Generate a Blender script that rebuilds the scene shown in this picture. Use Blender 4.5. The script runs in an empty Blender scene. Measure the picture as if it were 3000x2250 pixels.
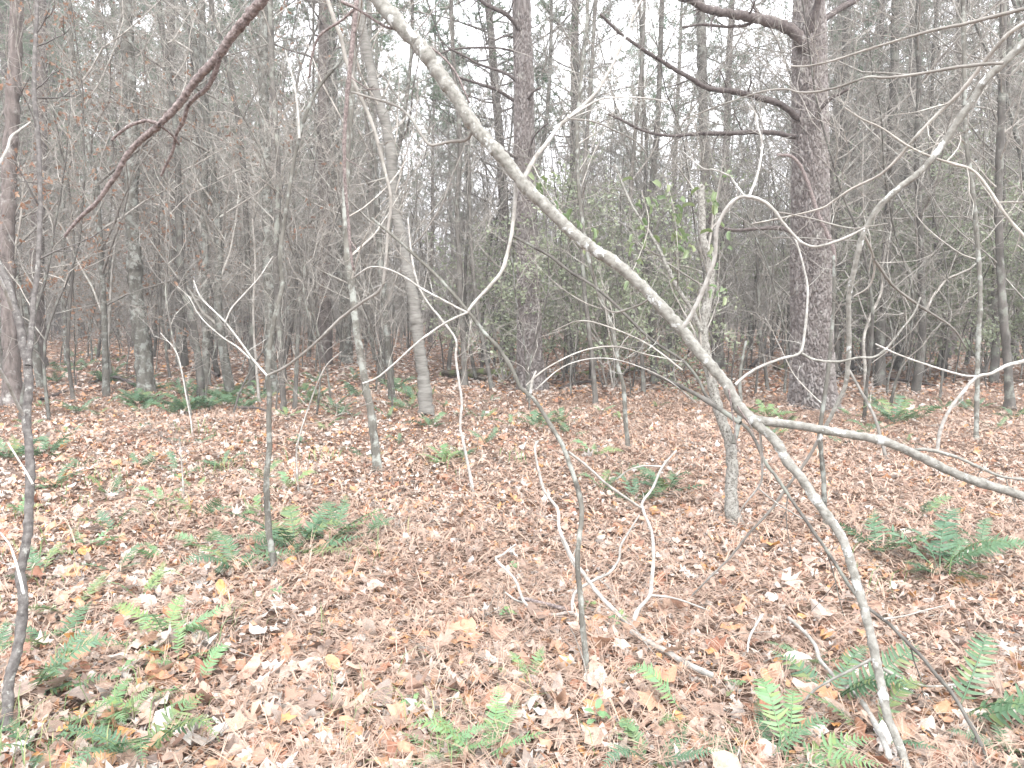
import bpy, math, random
import numpy as np
from mathutils import Matrix, Vector, Euler

random.seed(11)
rng = np.random.default_rng(11)
R = math.radians
SC = bpy.context.scene
COL = SC.collection

# ------------------------------------------------------------------ camera, world, sun, exposure
CAM_H, PITCH, LENS = 1.42, R(5.63), 26.0
FPX = LENS / 36.0 * 3000.0
cam_d = bpy.data.cameras.new('camera'); cam = bpy.data.objects.new('camera', cam_d); COL.objects.link(cam)
cam_d.lens = LENS; cam_d.sensor_width = 36; cam_d.clip_start = 0.05; cam_d.clip_end = 1500
cam.location = (0, 0, CAM_H); cam.rotation_euler = (R(90) - PITCH, 0, 0)
SC.camera = cam

SUN_EL, SUN_AZ = R(55), R(165)
w = bpy.data.worlds.new('World'); SC.world = w; w.use_nodes = True
nt = w.node_tree; nt.nodes.clear()
out = nt.nodes.new('ShaderNodeOutputWorld'); bg = nt.nodes.new('ShaderNodeBackground'); bg.inputs[1].default_value = 0.15
sky = nt.nodes.new('ShaderNodeTexSky'); sky.sky_type = 'NISHITA'; sky.sun_disc = False
sky.sun_elevation = SUN_EL; sky.sun_rotation = SUN_AZ; sky.dust_density = 4.0
hs = nt.nodes.new('ShaderNodeHueSaturation'); hs.inputs['Saturation'].default_value = 0.12
mx = nt.nodes.new('ShaderNodeMix'); mx.data_type = 'RGBA'; mx.inputs[0].default_value = 0.8
mx.inputs[7].default_value = (7.4, 7.5, 7.9, 1)     # the even white cloud deck
nt.links.new(sky.outputs[0], hs.inputs['Color']); nt.links.new(hs.outputs[0], mx.inputs[6])
nt.links.new(mx.outputs[2], bg.inputs[0]); nt.links.new(bg.outputs[0], out.inputs[0])

sd = bpy.data.lights.new('sun', 'SUN'); sd.energy = 1.2; sd.angle = R(25); sd.color = (1.0, 0.97, 0.93)
sun = bpy.data.objects.new('sun', sd); COL.objects.link(sun)
sdir = Vector((math.sin(SUN_AZ) * math.cos(SUN_EL), math.cos(SUN_AZ) * math.cos(SUN_EL), math.sin(SUN_EL)))
sun.rotation_euler = sdir.to_track_quat('Z', 'Y').to_euler(); sun.location = (0, -5, 30)
SC.view_settings.view_transform = 'Standard'; SC.view_settings.look = 'None'
SC.view_settings.gamma = 1.0; SC.view_settings.use_curve_mapping = False
SC.view_settings.exposure = 2.02
SC.cycles.max_bounces = 5; SC.cycles.diffuse_bounces = 4; SC.cycles.transmission_bounces = 3
SC.cycles.transparent_max_bounces = 4

# ------------------------------------------------------------------ terrain height and pixel rays
def gz(x, y):
    x = np.asarray(x, float); y = np.asarray(y, float)
    far = np.clip((y - 6) / 25.0, 0, 1)
    z = 0.035 * np.sin(x * 1.3 + 0.7) * np.sin(y * 0.9 + 0.3) + 0.022 * np.sin(x * 2.9 - y * 2.1) \
        + 0.012 * np.sin(x * 6.1 + 1.0) * np.cos(y * 5.3)
    z = z + far * (0.16 * np.sin(x * 0.33 + 1.2) * np.sin(y * 0.27) + 0.10 * np.sin(x * 0.7 - y * 0.4))
    return z

_cp, _sp = math.cos(PITCH), math.sin(PITCH)
def ray(px, py):
    x = (px - 1500.0) / FPX; y = -(py - 1125.0) / FPX
    return np.array([x, _cp + y * _sp, -_sp + y * _cp])
def at(px, py, Y):
    d = ray(px, py); t = Y / d[1]
    return np.array([0, 0, CAM_H]) + d * t
def on_ground(px, py):
    d = ray(px, py); t = CAM_H / max(-d[2], 0.012)
    for _ in range(6):
        p = d * t
        t = (CAM_H - float(gz(p[0], p[1]))) / max(-d[2], 0.012)
    p = np.array([0, 0, CAM_H]) + d * t
    return p

# ------------------------------------------------------------------ mesh building
class MB:
    def __init__(s): s.v = []; s.f = []; s.n = 0; s.a = []
    def add(s, V, F, a=None):
        V = np.asarray(V, np.float32).reshape(-1, 3); F = np.asarray(F, np.int64)
        s.v.append(V); s.f.append(F + s.n); s.n += len(V)
        s.a.append(np.full(len(V), 0.5 if a is None else a, np.float32) if np.isscalar(a) or a is None else np.asarray(a, np.float32))
    def tris(s): return sum(len(f) * (f.shape[1] - 2) for f in s.f)
    def mesh(s, name, mat, smooth=True):
        me = bpy.data.meshes.new(name)
        if s.n:
            V = np.concatenate(s.v); sizes = np.concatenate([np.full(len(f), f.shape[1]) for f in s.f])
            L = np.concatenate([f.ravel() for f in s.f])
            me.vertices.add(len(V)); me.vertices.foreach_set('co', V.ravel())
            me.loops.add(len(L)); me.loops.foreach_set('vertex_index', L.astype(np.int32))
            me.polygons.add(len(sizes))
            st = np.concatenate([[0], np.cumsum(sizes)[:-1]]).astype(np.int32)
            me.polygons.foreach_set('loop_start', st)
            me.update(calc_edges=True)
            me.polygons.foreach_set('use_smooth', np.full(len(sizes), smooth))
            at_ = me.attributes.new('tone', 'FLOAT', 'POINT'); at_.data.foreach_set('value', np.concatenate(s.a))
        me.materials.append(mat)
        return me
    def merge(s, o, M=None, rs=1.0):
        for V, F, a in zip(o.v, o.f, o.a): pass
    def arrays(s):
        return np.concatenate(s.v), s.f, np.concatenate(s.a)

def catmull(P, n):
    P = np.asarray(P, float)
    if len(P) < 3:
        t = np.linspace(0, 1, n)[:, None]; return P[0] * (1 - t) + P[-1] * t
    Q = np.vstack([2 * P[0] - P[1], P, 2 * P[-1] - P[-2]])
    seg = np.concatenate([[0], np.cumsum(np.linalg.norm(np.diff(P[:, :3], axis=0), axis=1))]); seg /= seg[-1]
    u = np.linspace(0, 1, n); i = np.clip(np.searchsorted(seg, u, side='right') - 1, 0, len(P) - 2)
    t = ((u - seg[i]) / np.maximum(seg[i + 1] - seg[i], 1e-9))[:, None]
    p0, p1, p2, p3 = Q[i], Q[i + 1], Q[i + 2], Q[i + 3]
    return 0.5 * ((2 * p1) + (-p0 + p2) * t + (2 * p0 - 5 * p1 + 4 * p2 - p3) * t ** 2 + (-p0 + 3 * p1 - 3 * p2 + p3) * t ** 3)

def frames(P):
    T = np.gradient(P, axis=0); T /= np.linalg.norm(T, axis=1)[:, None] + 1e-9
    ax = np.eye(3)[np.argmin(np.abs(T).max(axis=0))]
    N = np.cross(T, ax); N /= np.linalg.norm(N, axis=1)[:, None] + 1e-9
    return T, N, np.cross(T, N)

def tube(mb, P, Rd, k=6, rough=0.0, tone=0.5, cap=True):
    P = np.asarray(P, float); n = len(P); Rd = np.broadcast_to(np.asarray(Rd, float), (n,))
    T, N, B = frames(P)
    a = np.arange(k) * 2 * math.pi / k
    rr = Rd[:, None] * (1 + (rng.normal(0, rough, (n, k)) if rough else 0))
    V = P[:, None, :] + rr[..., None] * (np.cos(a)[None, :, None] * N[:, None, :] + np.sin(a)[None, :, None] * B[:, None, :])
    V = V.reshape(-1, 3)
    i = np.arange(n - 1)[:, None] * k; j = np.arange(k)[None, :]; j2 = (j + 1) % k
    F = np.stack([i + j, i + j2, i + k + j2, i + k + j], -1).reshape(-1, 4)
    mb.add(V, F, tone)
    if cap and k >= 4:
        # a rounded tip
        tip = P[-1] + T[-1] * Rd[-1] * 0.8
        mb.v[-1] = np.vstack([mb.v[-1], tip[None].astype(np.float32)]); mb.a[-1] = np.append(mb.a[-1], np.float32(tone)); mb.n += 1
        base = mb.n - 1; s0 = base - k
        mb.f.append(np.stack([s0 + np.arange(k), s0 + (np.arange(k) + 1) % k, np.full(k, base)], -1))

def grow(p, d, L, n, wob, up=0.0, droop=0.0):
    """a wandering limb: n+1 points from p along d"""
    p = np.array(p, float); d = np.array(d, float); d /= np.linalg.norm(d)
    pts = [p]; s = L / n
    for i in range(n):
        d = d + rng.normal(0, wob, 3) + np.array([0, 0, up - droop * (i / n)])
        d /= np.linalg.norm(d); p = p + d * s; pts.append(p)
    return np.array(pts)

def side_dir(T, ang, az):
    T = T / np.linalg.norm(T); ref = np.array([0, 0, 1.0]) if abs(T[2]) < 0.9 else np.array([1.0, 0, 0])
    a = np.cross(T, ref); a /= np.linalg.norm(a); b = np.cross(T, a)
    return T * math.cos(ang) + (a * math.cos(az) + b * math.sin(az)) * math.sin(ang)

def twigs(mb, P, r, n, L, rt, k=3, sub=2, lo=0.25, wob=0.16, up=0.05, leaf=None, ang=(35, 75)):
    """side twigs along limb P, each with its own twiglets"""
    m = len(P)
    for i in range(n):
        u = lo + (1 - lo) * (i + rng.random()) / n
        f = u * (m - 1); a = int(min(f, m - 2)); q = P[a] + (P[a + 1] - P[a]) * (f - a)
        T = P[a + 1] - P[a]
        d = side_dir(T, R(rng.uniform(*ang)), rng.uniform(0, 6.28))
        ll = L * rng.uniform(0.45, 1.1) * (1.15 - 0.6 * u)
        t = grow(q, d, ll, 4, wob, up)
        r0 = max(rt * 1.5, 0.45 * r * (1.1 - u))
        tube(mb, t, np.linspace(r0, rt * 0.7, 5), k, cap=False)
        if leaf is not None: leaf.append(t[2:])
        for j in range(sub):
            g = rng.integers(1, 4); T2 = t[g + 1 if g < 4 else g] - t[g]
            d2 = side_dir(T2, R(rng.uniform(30, 65)), rng.uniform(0, 6.28))
            t2 = grow(t[g], d2, ll * rng.uniform(0.25, 0.6), 2, wob, up)
            tube(mb, t2, np.linspace(rt * 0.95, rt * 0.55, 3), k, cap=False)
            if leaf is not None: leaf.append(t2[1:])

# ------------------------------------------------------------------ objects, tags
def tag(o, label=None, cat=None, group=None, kind=None):
    if label: o['label'] = label
    if cat: o['category'] = cat
    if group: o['group'] = group
    if kind: o['kind'] = kind
    return o
def empty(name, loc=(0, 0, 0), rz=0.0):
    o = bpy.data.objects.new(name, None); COL.objects.link(o); o.location = loc; o.rotation_euler = (0, 0, rz)
    o.empty_display_size = 0.2
    return o
def obj(name, me, parent=None, loc=None):
    o = bpy.data.objects.new(name, me); COL.objects.link(o)
    if parent is not None: o.parent = parent
    if loc is not None: o.location = loc
    return o
KIDS = {}
def copy_tree(root, parent=None):
    c = root.copy(); COL.objects.link(c); c.parent = parent
    for ch in KIDS.get(root.name, ()):
        copy_tree(ch, c)
    return c
def kid(root, ch): KIDS.setdefault(root.name, []).append(ch); return ch

# ------------------------------------------------------------------ materials
def newmat(name):
    m = bpy.data.materials.new(name); m.use_nodes = True; t = m.node_tree
    b = t.nodes['Principled BSDF']; b.inputs['Roughness'].default_value = 0.85
    b.inputs['Specular IOR Level'].default_value = 0.25
    return m, t, b
def N(t, ty, **k):
    n = t.nodes.new(ty)
    for a, b in k.items(): setattr(n, a, b)
    return n
def ramp(t, stops, interp='LINEAR'):
    n = t.nodes.new('ShaderNodeValToRGB'); n.color_ramp.interpolation = interp
    e = n.color_ramp.elements
    while len(e) > len(stops): e.remove(e[-1])
    while len(e) < len(stops): e.new(0.5)
    for i, (p, c) in enumerate(stops):
        e[i].position = p; e[i].color = (*c, 1)
    return n
def mixc(t, fac, a, b, mode='MIX'):
    n = t.nodes.new('ShaderNodeMix'); n.data_type = 'RGBA'; n.blend_type = mode
    for s, v in ((0, fac), (6, a), (7, b)):
        if hasattr(v, 'is_linked') or isinstance(v, bpy.types.NodeSocket): t.links.new(v, n.inputs[s])
        elif s == 0: n.inputs[0].default_value = v
        else: n.inputs[s].default_value = (*v, 1)
    return n.outputs[2]
def coords(t, stretch=(1, 1, 1)):
    tc = N(t, 'ShaderNodeTexCoord'); oi = N(t, 'ShaderNodeObjectInfo')
    mp = N(t, 'ShaderNodeMapping'); mp.inputs['Scale'].default_value = stretch
    ad = N(t, 'ShaderNodeVectorMath', operation='ADD'); sc_ = N(t, 'ShaderNodeVectorMath', operation='SCALE'); sc_.inputs['Scale'].default_value = 37.0
    cb = N(t, 'ShaderNodeCombineXYZ')
    for i in range(3): t.links.new(oi.outputs['Random'], cb.inputs[i])
    t.links.new(cb.outputs[0], sc_.inputs[0]); t.links.new(tc.outputs['Object'], mp.inputs[0])
    t.links.new(mp.outputs[0], ad.inputs[0]); t.links.new(sc_.outputs[0], ad.inputs[1])
    return ad.outputs[0], oi
def noise(t, v, scale, detail=4, rough=0.6):
    n = N(t, 'ShaderNodeTexNoise'); n.inputs['Scale'].default_value = scale; n.inputs['Detail'].default_value = detail
    n.inputs['Roughness'].default_value = rough; t.links.new(v, n.inputs['Vector']); return n.outputs['Fac']

def bark(name, dark, mid, light, lichen, lo=0.5, hi=0.62, sc=14, stretch=(1, 1, 0.35), bump=0.5, dist=0.01, lsc=5.0, vary=0.25):
    m, t, b = newmat(name)
    v, oi = coords(t, stretch)
    n1 = noise(t, v, sc, 5, 0.65)
    r1 = ramp(t, [(0.3, dark), (0.5, mid), (0.72, light)]); t.links.new(n1, r1.inputs[0])
    v2, _ = coords(t)
    n2 = noise(t, v2, lsc, 5, 0.7)
    r2 = ramp(t, [(lo, (0, 0, 0)), (hi, (1, 1, 1))]); t.links.new(n2, r2.inputs[0])
    c = mixc(t, r2.outputs[0], r1.outputs[0], lichen)
    # each tree a little lighter or darker
    mr = N(t, 'ShaderNodeMapRange'); mr.inputs['To Min'].default_value = 1 - vary; mr.inputs['To Max'].default_value = 1 + vary
    t.links.new(oi.outputs['Random'], mr.inputs['Value'])
    hv = N(t, 'ShaderNodeHueSaturation'); t.links.new(mr.outputs[0], hv.inputs['Value']); t.links.new(c, hv.inputs['Color'])
    t.links.new(hv.outputs[0], b.inputs['Base Color'])
    bp = N(t, 'ShaderNodeBump'); bp.inputs['Strength'].default_value = bump; bp.inputs['Distance'].default_value = dist
    t.links.new(n1, bp.inputs['Height']); t.links.new(bp.outputs[0], b.inputs['Normal'])
    return m

M = {}
M['hardwood'] = bark('grey_bark', (0.045, 0.041, 0.037), (0.090, 0.083, 0.074), (0.144, 0.136, 0.122), (0.176, 0.183, 0.159), 0.52, 0.62, 10)
M['lichen'] = bark('lichen_bark', (0.045, 0.040, 0.035), (0.095, 0.091, 0.078), (0.141, 0.135, 0.118), (0.216, 0.226, 0.206), 0.5, 0.6, 16, lsc=9)
M['dark'] = bark('dark_sapling_bark', (0.045, 0.04, 0.038), (0.10, 0.092, 0.087), (0.17, 0.16, 0.15), (0.26, 0.26, 0.24), 0.58, 0.68, 40, (1, 1, 1), 0.5, 0.004, lsc=30, vary=0.05)
M['birch'] = bark('banded_bark', (0.101, 0.094, 0.083), (0.196, 0.188, 0.170), (0.275, 0.268, 0.246), (0.087, 0.079, 0.072), 0.66, 0.70, 22, (0.25, 0.25, 1.6), lsc=6)
M['stem'] = bark('leaning_stem_bark', (0.11, 0.105, 0.09), (0.20, 0.195, 0.175), (0.29, 0.285, 0.26), (0.48, 0.50, 0.49), 0.57, 0.63, 45, (1, 1, 1), 0.8, 0.005, lsc=17, vary=0.05)
M['speckle'] = bark('speckled_bark', (0.045, 0.038, 0.032), (0.192, 0.186, 0.166), (0.282, 0.275, 0.256), (0.051, 0.045, 0.038), 0.56, 0.60, 60, (1, 1, 1), 0.4, 0.004, lsc=75, vary=0.05)
M['twig'] = bark('grey_twig_bark', (0.125, 0.116, 0.100), (0.232, 0.217, 0.195), (0.339, 0.323, 0.295), (0.373, 0.373, 0.339), 0.56, 0.66, 8, (1, 1, 1), 0.1, 0.002, vary=0.35)
M['pale'] = bark('pale_twig_bark', (0.178, 0.167, 0.148), (0.296, 0.285, 0.263), (0.400, 0.392, 0.370), (0.459, 0.459, 0.444), 0.55, 0.66, 25, (1, 1, 1), 0.3, 0.003, vary=0.12)
M['brown'] = bark('scaly_brown_bark', (0.062, 0.049, 0.047), (0.179, 0.146, 0.138), (0.333, 0.284, 0.269), (0.412, 0.377, 0.363), 0.60, 0.68, 90, (1, 1, 1), 0.9, 0.006, lsc=60, vary=0.05)
M['dead_pine'] = bark('dead_pine_branch_bark', (0.034, 0.028, 0.027), (0.080, 0.067, 0.063), (0.136, 0.117, 0.111), (0.177, 0.166, 0.159), 0.62, 0.7, 30, (1, 1, 1), 0.6, 0.006, vary=0.15)
M['pine_far'] = bark('distant_pine_bark', (0.045, 0.039, 0.035), (0.103, 0.086, 0.079), (0.165, 0.144, 0.133), (0.219, 0.212, 0.198), 0.6, 0.7, 16, (1, 1, 0.3), 0.9, 0.02, vary=0.2)
M['log'] = bark('rotting_log_bark', (0.04, 0.032, 0.025), (0.11, 0.09, 0.07), (0.2, 0.17, 0.14), (0.13, 0.16, 0.06), 0.48, 0.58, 12, (1, 1, 1), 0.9, 0.02, lsc=4)

def pine_bark():
    m, t, b = newmat('plated_pine_bark')
    v, oi = coords(t)
    at_ = N(t, 'ShaderNodeAttribute', attribute_name='tone')
    n1 = noise(t, v, 28, 6, 0.7)
    r1 = ramp(t, [(0.0, (0.045, 0.037, 0.035)), (0.35, (0.092, 0.078, 0.073)), (0.6, (0.145, 0.127, 0.12)), (0.9, (0.23, 0.212, 0.203))])
    ad = N(t, 'ShaderNodeMath', operation='MULTIPLY_ADD'); ad.inputs[1].default_value = 0.6; ad.inputs[2].default_value = -0.05
    t.links.new(n1, ad.inputs[0])
    s = N(t, 'ShaderNodeMath', operation='MULTIPLY_ADD'); s.inputs[1].default_value = 0.6
    t.links.new(at_.outputs['Fac'], s.inputs[0]); t.links.new(ad.outputs[0], s.inputs[2])
    t.links.new(s.outputs[0], r1.inputs[0])
    n2 = noise(t, v, 6, 5, 0.7); r2 = ramp(t, [(0.56, (0, 0, 0)), (0.68, (0.6, 0.6, 0.6))]); t.links.new(n2, r2.inputs[0])
    c = mixc(t, r2.outputs[0], r1.outputs[0], (0.33, 0.33, 0.30))
    t.links.new(c, b.inputs['Base Color'])
    bp = N(t, 'ShaderNodeBump'); bp.inputs['Strength'].default_value = 0.7; bp.inputs['Distance'].default_value = 0.008
    v3, _ = coords(t, (1, 1, 0.4)); t.links.new(noise(t, v3, 60, 5, 0.7), bp.inputs['Height']); t.links.new(bp.outputs[0], b.inputs['Normal'])
    return m
M['pine'] = pine_bark()

def leafmat(name, stops, trans=0.25, rough=0.6, spec=0.3, nsc=40, blot=0.35, use_tone=True, back=None):
    m, t, b = newmat(name); b.inputs['Roughness'].default_value = rough; b.inputs['Specular IOR Level'].default_value = spec
    oi = N(t, 'ShaderNodeObjectInfo')
    if use_tone:
        at_ = N(t, 'ShaderNodeAttribute', attribute_name='tone')
        ad = N(t, 'ShaderNodeMath', operation='ADD'); t.links.new(at_.outputs['Fac'], ad.inputs[0]); t.links.new(oi.outputs['Random'], ad.inputs[1])
        fr = N(t, 'ShaderNodeMath', operation='FRACT'); t.links.new(ad.outputs[0], fr.inputs[0]); src = fr.outputs[0]
    else: src = oi.outputs['Random']
    r1 = ramp(t, stops); t.links.new(src, r1.inputs[0])
    tc = N(t, 'ShaderNodeTexCoord'); n1 = noise(t, tc.outputs['Object'], nsc, 4, 0.7)
    r2 = ramp(t, [(0.3, (1 - blot,) * 3), (0.7, (1 + blot * 0.5,) * 3)]); t.links.new(n1, r2.inputs[0])
    c = mixc(t, 1.0, r1.outputs[0], r2.outputs[0], 'MULTIPLY')
    t.links.new(c, b.inputs['Base Color'])
    tr = N(t, 'ShaderNodeBsdfTranslucent'); t.links.new(c, tr.inputs['Color'])
    ms = N(t, 'ShaderNodeMixShader'); ms.inputs[0].default_value = trans
    t.links.new(b.outputs[0], ms.inputs[1]); t.links.new(tr.outputs[0], ms.inputs[2])
    t.links.new(ms.outputs[0], t.nodes['Material Output'].inputs['Surface'])
    return m
LITTER = [(0.0, (0.457, 0.246, 0.156)), (0.08, (0.242, 0.108, 0.067)), (0.16, (0.444, 0.310, 0.236)), (0.28, (0.503, 0.433, 0.378)), (0.34, (0.140, 0.100, 0.082)), (0.42, (0.421, 0.306, 0.238)),
          (0.50, (0.580, 0.560, 0.528)), (0.57, (0.424, 0.290, 0.217)), (0.64, (0.504, 0.261, 0.140)), (0.70, (0.398, 0.296, 0.241)), (0.755, (0.597, 0.303, 0.106)), (0.79, (0.275, 0.186, 0.148)), (0.86, (0.496, 0.407, 0.347)), (0.94, (0.580, 0.560, 0.533)), (1.0, (0.457, 0.246, 0.156))]
M['litter'] = leafmat('fallen_leaf', LITTER, 0.15, 0.55, 0.35, 45, 0.4)
M['needle_litter'] = leafmat('dry_pine_needle', [(0, (0.275, 0.178, 0.134)), (0.4, (0.378, 0.266, 0.203)), (0.75, (0.440, 0.338, 0.265)), (1, (0.256, 0.178, 0.144))], 0.1, 0.6, 0.3, 10, 0.2)
M['fern'] = leafmat('fern_green', [(0, (0.076, 0.151, 0.076)), (0.3, (0.116, 0.208, 0.112)), (0.55, (0.090, 0.173, 0.106)), (0.8, (0.133, 0.225, 0.100)), (0.9, (0.192, 0.234, 0.084)), (1, (0.107, 0.191, 0.099))], 0.3, 0.4, 0.5, 30, 0.3)
M['fern_light'] = leafmat('fern_light_green', [(0, (0.148, 0.272, 0.121)), (0.5, (0.184, 0.317, 0.166)), (1, (0.217, 0.305, 0.110))], 0.35, 0.45, 0.4, 30, 0.2)
M['grass'] = leafmat('grass_blade', [(0, (0.09, 0.17, 0.05)), (0.5, (0.16, 0.24, 0.09)), (0.8, (0.32, 0.30, 0.14)), (1, (0.1, 0.2, 0.07))], 0.3, 0.5, 0.4, 10, 0.1)
M['orange'] = leafmat('clinging_dead_leaf', [(0, (0.251, 0.136, 0.084)), (0.4, (0.326, 0.199, 0.130)), (0.7, (0.210, 0.112, 0.078)), (1, (0.349, 0.251, 0.176))], 0.35, 0.55, 0.3, 20, 0.3)
M['shrub'] = leafmat('shrub_leaf', [(0, (0.214, 0.257, 0.160)), (0.35, (0.328, 0.372, 0.241)), (0.7, (0.256, 0.310, 0.213)), (1, (0.431, 0.466, 0.326))], 0.35, 0.35, 0.6, 10, 0.2)  # greens lightened: the sky's reflection on the leaves is put into the colour
M['shrub_bright'] = leafmat('vine_leaf', [(0, (0.174, 0.229, 0.099)), (0.5, (0.136, 0.201, 0.099)), (1, (0.229, 0.266, 0.136))], 0.4, 0.35, 0.5, 10, 0.1)
M['needles'] = leafmat('pine_needle', [(0, (0.099, 0.153, 0.093)), (0.4, (0.152, 0.217, 0.131)), (0.75, (0.127, 0.192, 0.133)), (1, (0.215, 0.258, 0.161))], 0.45, 0.5, 0.4, 4, 0.2)

def ground_mat():
    m, t, b = newmat('forest_floor'); b.inputs['Roughness'].default_value = 0.9
    tc = N(t, 'ShaderNodeTexCoord')
    vo = N(t, 'ShaderNodeTexVoronoi'); vo.inputs['Scale'].default_value = 16; vo.inputs['Randomness'].default_value = 1
    dn = N(t, 'ShaderNodeTexNoise'); dn.inputs['Scale'].default_value = 20; t.links.new(tc.outputs['Object'], dn.inputs['Vector'])
    dm = mixc(t, 0.12, tc.outputs['Object'], dn.outputs['Color']); t.links.new(dm, vo.inputs['Vector'])
    sp = N(t, 'ShaderNodeSeparateColor'); t.links.new(vo.outputs['Color'], sp.inputs[0])
    r1 = ramp(t, [(0, (0.20, 0.12, 0.085)), (0.3, (0.30, 0.185, 0.13)), (0.55, (0.19, 0.125, 0.095)), (0.8, (0.36, 0.25, 0.185)), (1, (0.42, 0.34, 0.29))])
    t.links.new(sp.outputs[0], r1.inputs[0])
    n2 = noise(t, tc.outputs['Object'], 130, 6, 0.75)
    r2 = ramp(t, [(0.3, (0.35, 0.32, 0.30)), (0.55, (0.8, 0.78, 0.76)), (0.8, (1.05, 1.02, 1.0))]); t.links.new(n2, r2.inputs[0])
    c = mixc(t, 1.0, r1.outputs[0], r2.outputs[0], 'MULTIPLY')
    n3 = noise(t, tc.outputs['Object'], 0.9, 4, 0.6); r3 = ramp(t, [(0.6, (0, 0, 0)), (0.75, (0.5, 0.5, 0.5))]); t.links.new(n3, r3.inputs[0])
    c = mixc(t, r3.outputs[0], c, (0.16, 0.17, 0.08))
    t.links.new(c, b.inputs['Base Color'])
    bp = N(t, 'ShaderNodeBump'); bp.inputs['Strength'].default_value = 1.0; bp.inputs['Distance'].default_value = 0.03
    t.links.new(n2, bp.inputs['Height']); t.links.new(bp.outputs[0], b.inputs['Normal'])
    return m
M['ground'] = ground_mat()

# ------------------------------------------------------------------ the ground
def build_ground():
    xs = np.concatenate([-np.geomspace(260, 6, 70), np.linspace(-5.9, 5.9, 150), np.geomspace(6, 260, 70)])
    ys = np.concatenate([-np.geomspace(60, 1.2, 14), np.linspace(-1, 12, 170), np.geomspace(12.2, 420, 110)])
    X, Y = np.meshgrid(xs, ys); Z = gz(X, Y)
    nx, ny = len(xs), len(ys)
    Z = Z + rng.normal(0, 0.006, Z.shape) * ((np.abs(X) < 6) & (Y < 12))
    i = np.arange(ny - 1)[:, None] * nx + np.arange(nx - 1)[None]
    F = np.stack([i, i + 1, i + nx + 1, i + nx], -1).reshape(-1, 4)
    mb = MB(); mb.add(np.stack([X, Y, Z], -1).reshape(-1, 3), F)
    o = obj('ground', mb.mesh('ground', M['ground']))
    return tag(o, 'forest floor covered with fallen leaves and brown pine needles', 'ground', kind='structure')
GROUND = build_ground()

# ------------------------------------------------------------------ leaf litter
def leaf_shape(kind, seed):
    r = np.random.default_rng(seed)
    if kind == 'maple':
        lob = [(0, 1.0), (22, .52), (48, .92), (68, .45), (105, .70), (140, .42), (172, .35)]
    elif kind == 'oak':
        lob = [(0, 1.05), (14, .70), (28, .86), (44, .45), (62, .60), (85, .34), (118, .50), (150, .42), (176, .62)]
    elif kind == 'oval':
        lob = [(0, 1.05), (25, .80), (55, .52), (90, .42), (125, .50), (155, .70), (178, .85)]
    else:
        lob = [(0, .95), (20, .72), (50, .6), (90, .62), (130, .6), (165, .55)]
    pts = [(math.radians(a), q) for a, q in lob] + [(-math.radians(a), q) for a, q in reversed(lob[1:])]
    V = [(0.0, 0.0, 0.0)]
    for a, q in pts:
        q *= r.uniform(0.86, 1.1); V.append((math.sin(a) * q * 0.5, math.cos(a) * q * 0.5, 0))
    V = np.array(V); n = len(V) - 1
    # curl: bend about the midrib and across, plus a ragged edge
    c1, c2, c3 = r.uniform(-0.3, 2.4), r.uniform(-0.9, 1.2), r.uniform(0.03, 0.12)
    V[:, 2] = c1 * V[:, 0] ** 2 + c2 * V[:, 1] ** 2 + c3 * r.normal(0, 1, n + 1)
    V[0, 2] = -0.03
    rr = np.hypot(V[:, 0], V[:, 1]); V[:, :2] /= (1 + 0.5 * np.abs(V[:, 2]))[:, None]
    F = np.array([(0, i, i % n + 1) for i in range(1, n + 1)])
    return V, F
SHAPES = [leaf_shape(k, i * 7 + j) for i, k in enumerate(['maple', 'oak', 'oval', 'maple', 'gum']) for j in range(6)]
SIMPLE = [(np.array([(0, .5, .05), (.26, .05, .10), (0, -.5, .02), (-.26, -.05, .14)]) * 1.0, np.array([(0, 1, 3), (1, 2, 3)])),
          (np.array([(.1, .5, .12), (.35, .05, .0), (0, -.4, .1), (-.33, -.1, .04), (0.02, .1, -.04)]), np.array([(0, 1, 4), (1, 2, 4), (2, 3, 4), (3, 0, 4)]))]

def eul(rx, ry, rz):
    cx, sx, cy, sy, cz, sz = np.cos(rx), np.sin(rx), np.cos(ry), np.sin(ry), np.cos(rz), np.sin(rz)
    Mx = np.empty((len(rx), 3, 3))
    Mx[:, 0, 0] = cz * cy; Mx[:, 0, 1] = cz * sy * sx - sz * cx; Mx[:, 0, 2] = cz * sy * cx + sz * sx
    Mx[:, 1, 0] = sz * cy; Mx[:, 1, 1] = sz * sy * sx + cz * cx; Mx[:, 1, 2] = sz * sy * cx - cz * sx
    Mx[:, 2, 0] = -sy; Mx[:, 2, 1] = cy * sx; Mx[:, 2, 2] = cy * cx
    return Mx
def scatter(mb, V, F, P, Mx, S, tone):
    n, k = len(P), len(V)
    W = np.einsum('nij,kj->nki', Mx, V) * S[:, None, None] + P[:, None, :]
    FF = (F[None] + (np.arange(n) * k)[:, None, None]).reshape(-1, F.shape[1])
    mb.add(W.reshape(-1, 3), FF, np.repeat(tone, k))

def frustum_points(n, y0, y1, pw=1.0, margin=0.12):
    """random ground points in view; pw<0 leans towards the near side"""
    u = rng.random(n)
    if pw == 2: Y = np.sqrt(y0 ** 2 + u * (y1 ** 2 - y0 ** 2))
    elif pw == 0: Y = y0 * (y1 / y0) ** u
    else: Y = y0 + u * (y1 - y0)
    X = (rng.random(n) * 2 - 1) * Y * (0.70 + margin) + rng.normal(0, 0.2, n)
    return X, Y

def tones(n, X, Y):
    """colour of each leaf; the pale undersides and the orange ones lie in loose drifts"""
    return np.mod(rng.random(n) + 0.08 * np.sin(X * 0.8) * np.cos(Y * 0.6), 1.0)

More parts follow.
